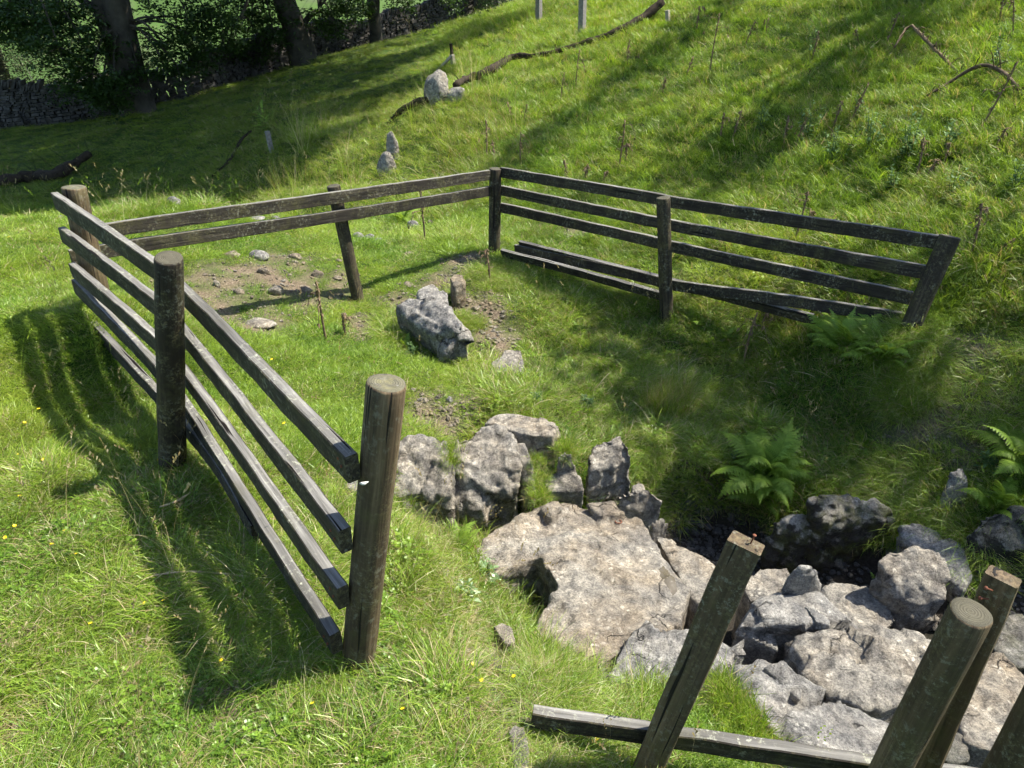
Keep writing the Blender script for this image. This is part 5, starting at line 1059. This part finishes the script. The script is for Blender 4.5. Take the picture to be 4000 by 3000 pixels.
# tussocks: clumps of long grass seen one by one in the photograph
TS = [(1400,1000,.12,26,7,.7),(1440,1010,.12,24,7,.7),(1490,1015,.12,26,7,.7),(1540,1018,.12,24,7,.7),(1600,1020,.12,20,7,.7),(1700,1030,.12,26,7,.7),(1760,1035,.12,26,7,.7),(1820,1040,.12,26,7,.7),(1880,1040,.12,24,7,.7),(1930,1030,.12,24,7,.7),(1340,985,.12,16,7,.7),(1410,1500,.05,26,4,1.0),(1445,1525,.05,26,4,1.0),(1385,1545,.04,16,4,.9),(1560,1480,.035,20,4,1.0),(1585,1530,.05,30,4,1.1),(1630,1570,.05,24,4,1.0),(1600,1600,.05,24,4,1.0),(600,1290,.20,200,7,.9),(640,1340,.14,90,7,.9),(560,1250,.14,90,7,.9),(700,1400,.14,80,7,.8),(1420,850,.22,160,7,1.2),(1440,880,.18,120,10,.55),(1960,780,.20,320,7,.9),(1985,830,.16,220,7,.8),(1960,860,.12,120,7,.8),(1980,1080,.2,120,7,1.1),(2080,1210,.16,90,7,1.0),(1900,1065,.3,160,7,.9),
      (870,730,.14,50,7,1.1),(850,700,.12,40,7,1.0),(1080,600,.3,220,7,.8),(1300,640,.5,240,7,.8),(1600,700,.5,180,7,.8),(1130,1400,.16,110,7,.8),(1230,1470,.16,120,7,.8),(1180,1540,.3,160,7,.6),(1280,1600,.2,140,7,.7),(1380,1570,.12,60,7,.9),(2190,830,.25,120,7,.9),(2150,960,.2,70,7,.8),
      (972,965,.045,34,4,.8),(974,990,.04,30,4,.8),(1163,985,.03,14,4,.6),(1168,1020,.03,12,4,.6),(1225,958,.05,30,4,.8),(1166,1055,.03,20,4,.8),(985,700,.1,60,4,1.0),(1010,700,.12,80,4,1.0),(1430,640,.15,60,7,1.0),(1370,1000,.12,60,7,.8),(1450,1010,.2,80,7,.9)]
ex = [[] for _ in range(9)]
for (u, v, rr_, cnt, ty, sc) in TS:
    g_, t = G(u, v); rk = (u > 1360 and v > 1430) or (960 < u < 1240 and 940 < v < 1070)
    if rk: g_ = Z(u, v, -.24 if u > 1360 else -.33); t = 2.8 if u > 1360 else 4.4
    a_ = rng.uniform(0, 6.283, cnt); q = rr_*np.sqrt(rng.random(cnt)); X = g_.x+q*np.cos(a_); Y_ = g_.y+q*np.sin(a_); Zz = H(X, Y_)
    if True:
        tops = [rock_top(a, b_, 0) for a, b_ in zip(X, Y_)]; Zz = np.array([(tp-.02 if tp is not None else (-.3 if u > 1360 else -.38)) if rk else z_ for z_, tp in zip(Zz, tops)])
    for lst, val in zip(ex, (X, Y_, Zz, ty + rng.integers(0, 3 if ty != 10 else 2, cnt), sc*rng.uniform(.7, 1.15, cnt), np.clip(rng.normal(.45, .15, cnt), 0, 1), np.full(cnt, .10), np.clip(rng.normal(.6, .15, cnt), 0, 1), np.full(cnt, t))): lst.append(val)
ex = [np.concatenate(q) for q in ex]
x = np.concatenate([x, ex[0]]); y = np.concatenate([y, ex[1]]); z = np.concatenate([z, ex[2]]); typ = np.concatenate([typ, ex[3]]); scl = np.concatenate([scl, ex[4]]); yel = np.concatenate([yel, ex[5]]); dryt = np.concatenate([dryt, ex[6]]); brt = np.concatenate([brt, ex[7]]); D = np.concatenate([D, ex[8]])
n = len(x)
e_ = .05; gxn = (H(x+e_, y)-z)/e_; gyn = (H(x, y+e_)-z)/e_
rot = np.stack([np.clip(gyn*.45, -.6, .6)+rng.normal(0, .12, n), np.clip(-gxn*.45, -.6, .6)+rng.normal(0, .12, n), rng.uniform(0, 6.283, n)], 1)
# euler XYZ: spin first, then tilt -> use tilt of the spun tuft
me = bpy.data.meshes.new('grass'); me.vertices.add(n); me.vertices.foreach_set('co', np.stack([x, y, z], 1).astype(np.float32).ravel())
for nm, ty, arr in (('idx', 'INT', typ), ('scl', 'FLOAT', scl)):
    a = me.attributes.new(nm, ty, 'POINT'); a.data.foreach_set('value', arr.astype(np.int32 if ty == 'INT' else np.float32))
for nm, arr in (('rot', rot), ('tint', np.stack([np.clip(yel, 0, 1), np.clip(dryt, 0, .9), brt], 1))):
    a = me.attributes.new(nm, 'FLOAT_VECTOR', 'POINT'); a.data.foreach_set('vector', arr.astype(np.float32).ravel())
grass = bpy.data.objects.new('grass', me); link(grass); tag(grass, 'sheep-cropped sunlit turf, longer tussocks and rushes covering the ground', 'grass', None, 'stuff')
ng = bpy.data.node_groups.new('scatter', 'GeometryNodeTree')
ng.interface.new_socket('Geometry', in_out='INPUT', socket_type='NodeSocketGeometry'); ng.interface.new_socket('Geometry', in_out='OUTPUT', socket_type='NodeSocketGeometry')
gi = ng.nodes.new('NodeGroupInput'); go = ng.nodes.new('NodeGroupOutput'); ip = ng.nodes.new('GeometryNodeInstanceOnPoints'); ci = ng.nodes.new('GeometryNodeCollectionInfo')
ci.inputs['Collection'].default_value = TUF; ci.inputs['Separate Children'].default_value = True; ci.inputs['Reset Children'].default_value = True
def na(nm, dt):
    o = ng.nodes.new('GeometryNodeInputNamedAttribute'); o.data_type = dt; o.inputs['Name'].default_value = nm; return o.outputs['Attribute']
ip.inputs['Pick Instance'].default_value = True; L_ = ng.links.new
L_(gi.outputs[0], ip.inputs['Points']); L_(ci.outputs[0], ip.inputs['Instance']); L_(na('idx', 'INT'), ip.inputs['Instance Index'])
er = ng.nodes.new('FunctionNodeEulerToRotation'); L_(na('rot', 'FLOAT_VECTOR'), er.inputs[0]); L_(er.outputs[0], ip.inputs['Rotation']); L_(na('scl', 'FLOAT'), ip.inputs['Scale'])
L_(ip.outputs[0], go.inputs[0]); gm = grass.modifiers.new('scatter', 'NODES'); gm.node_group = ng
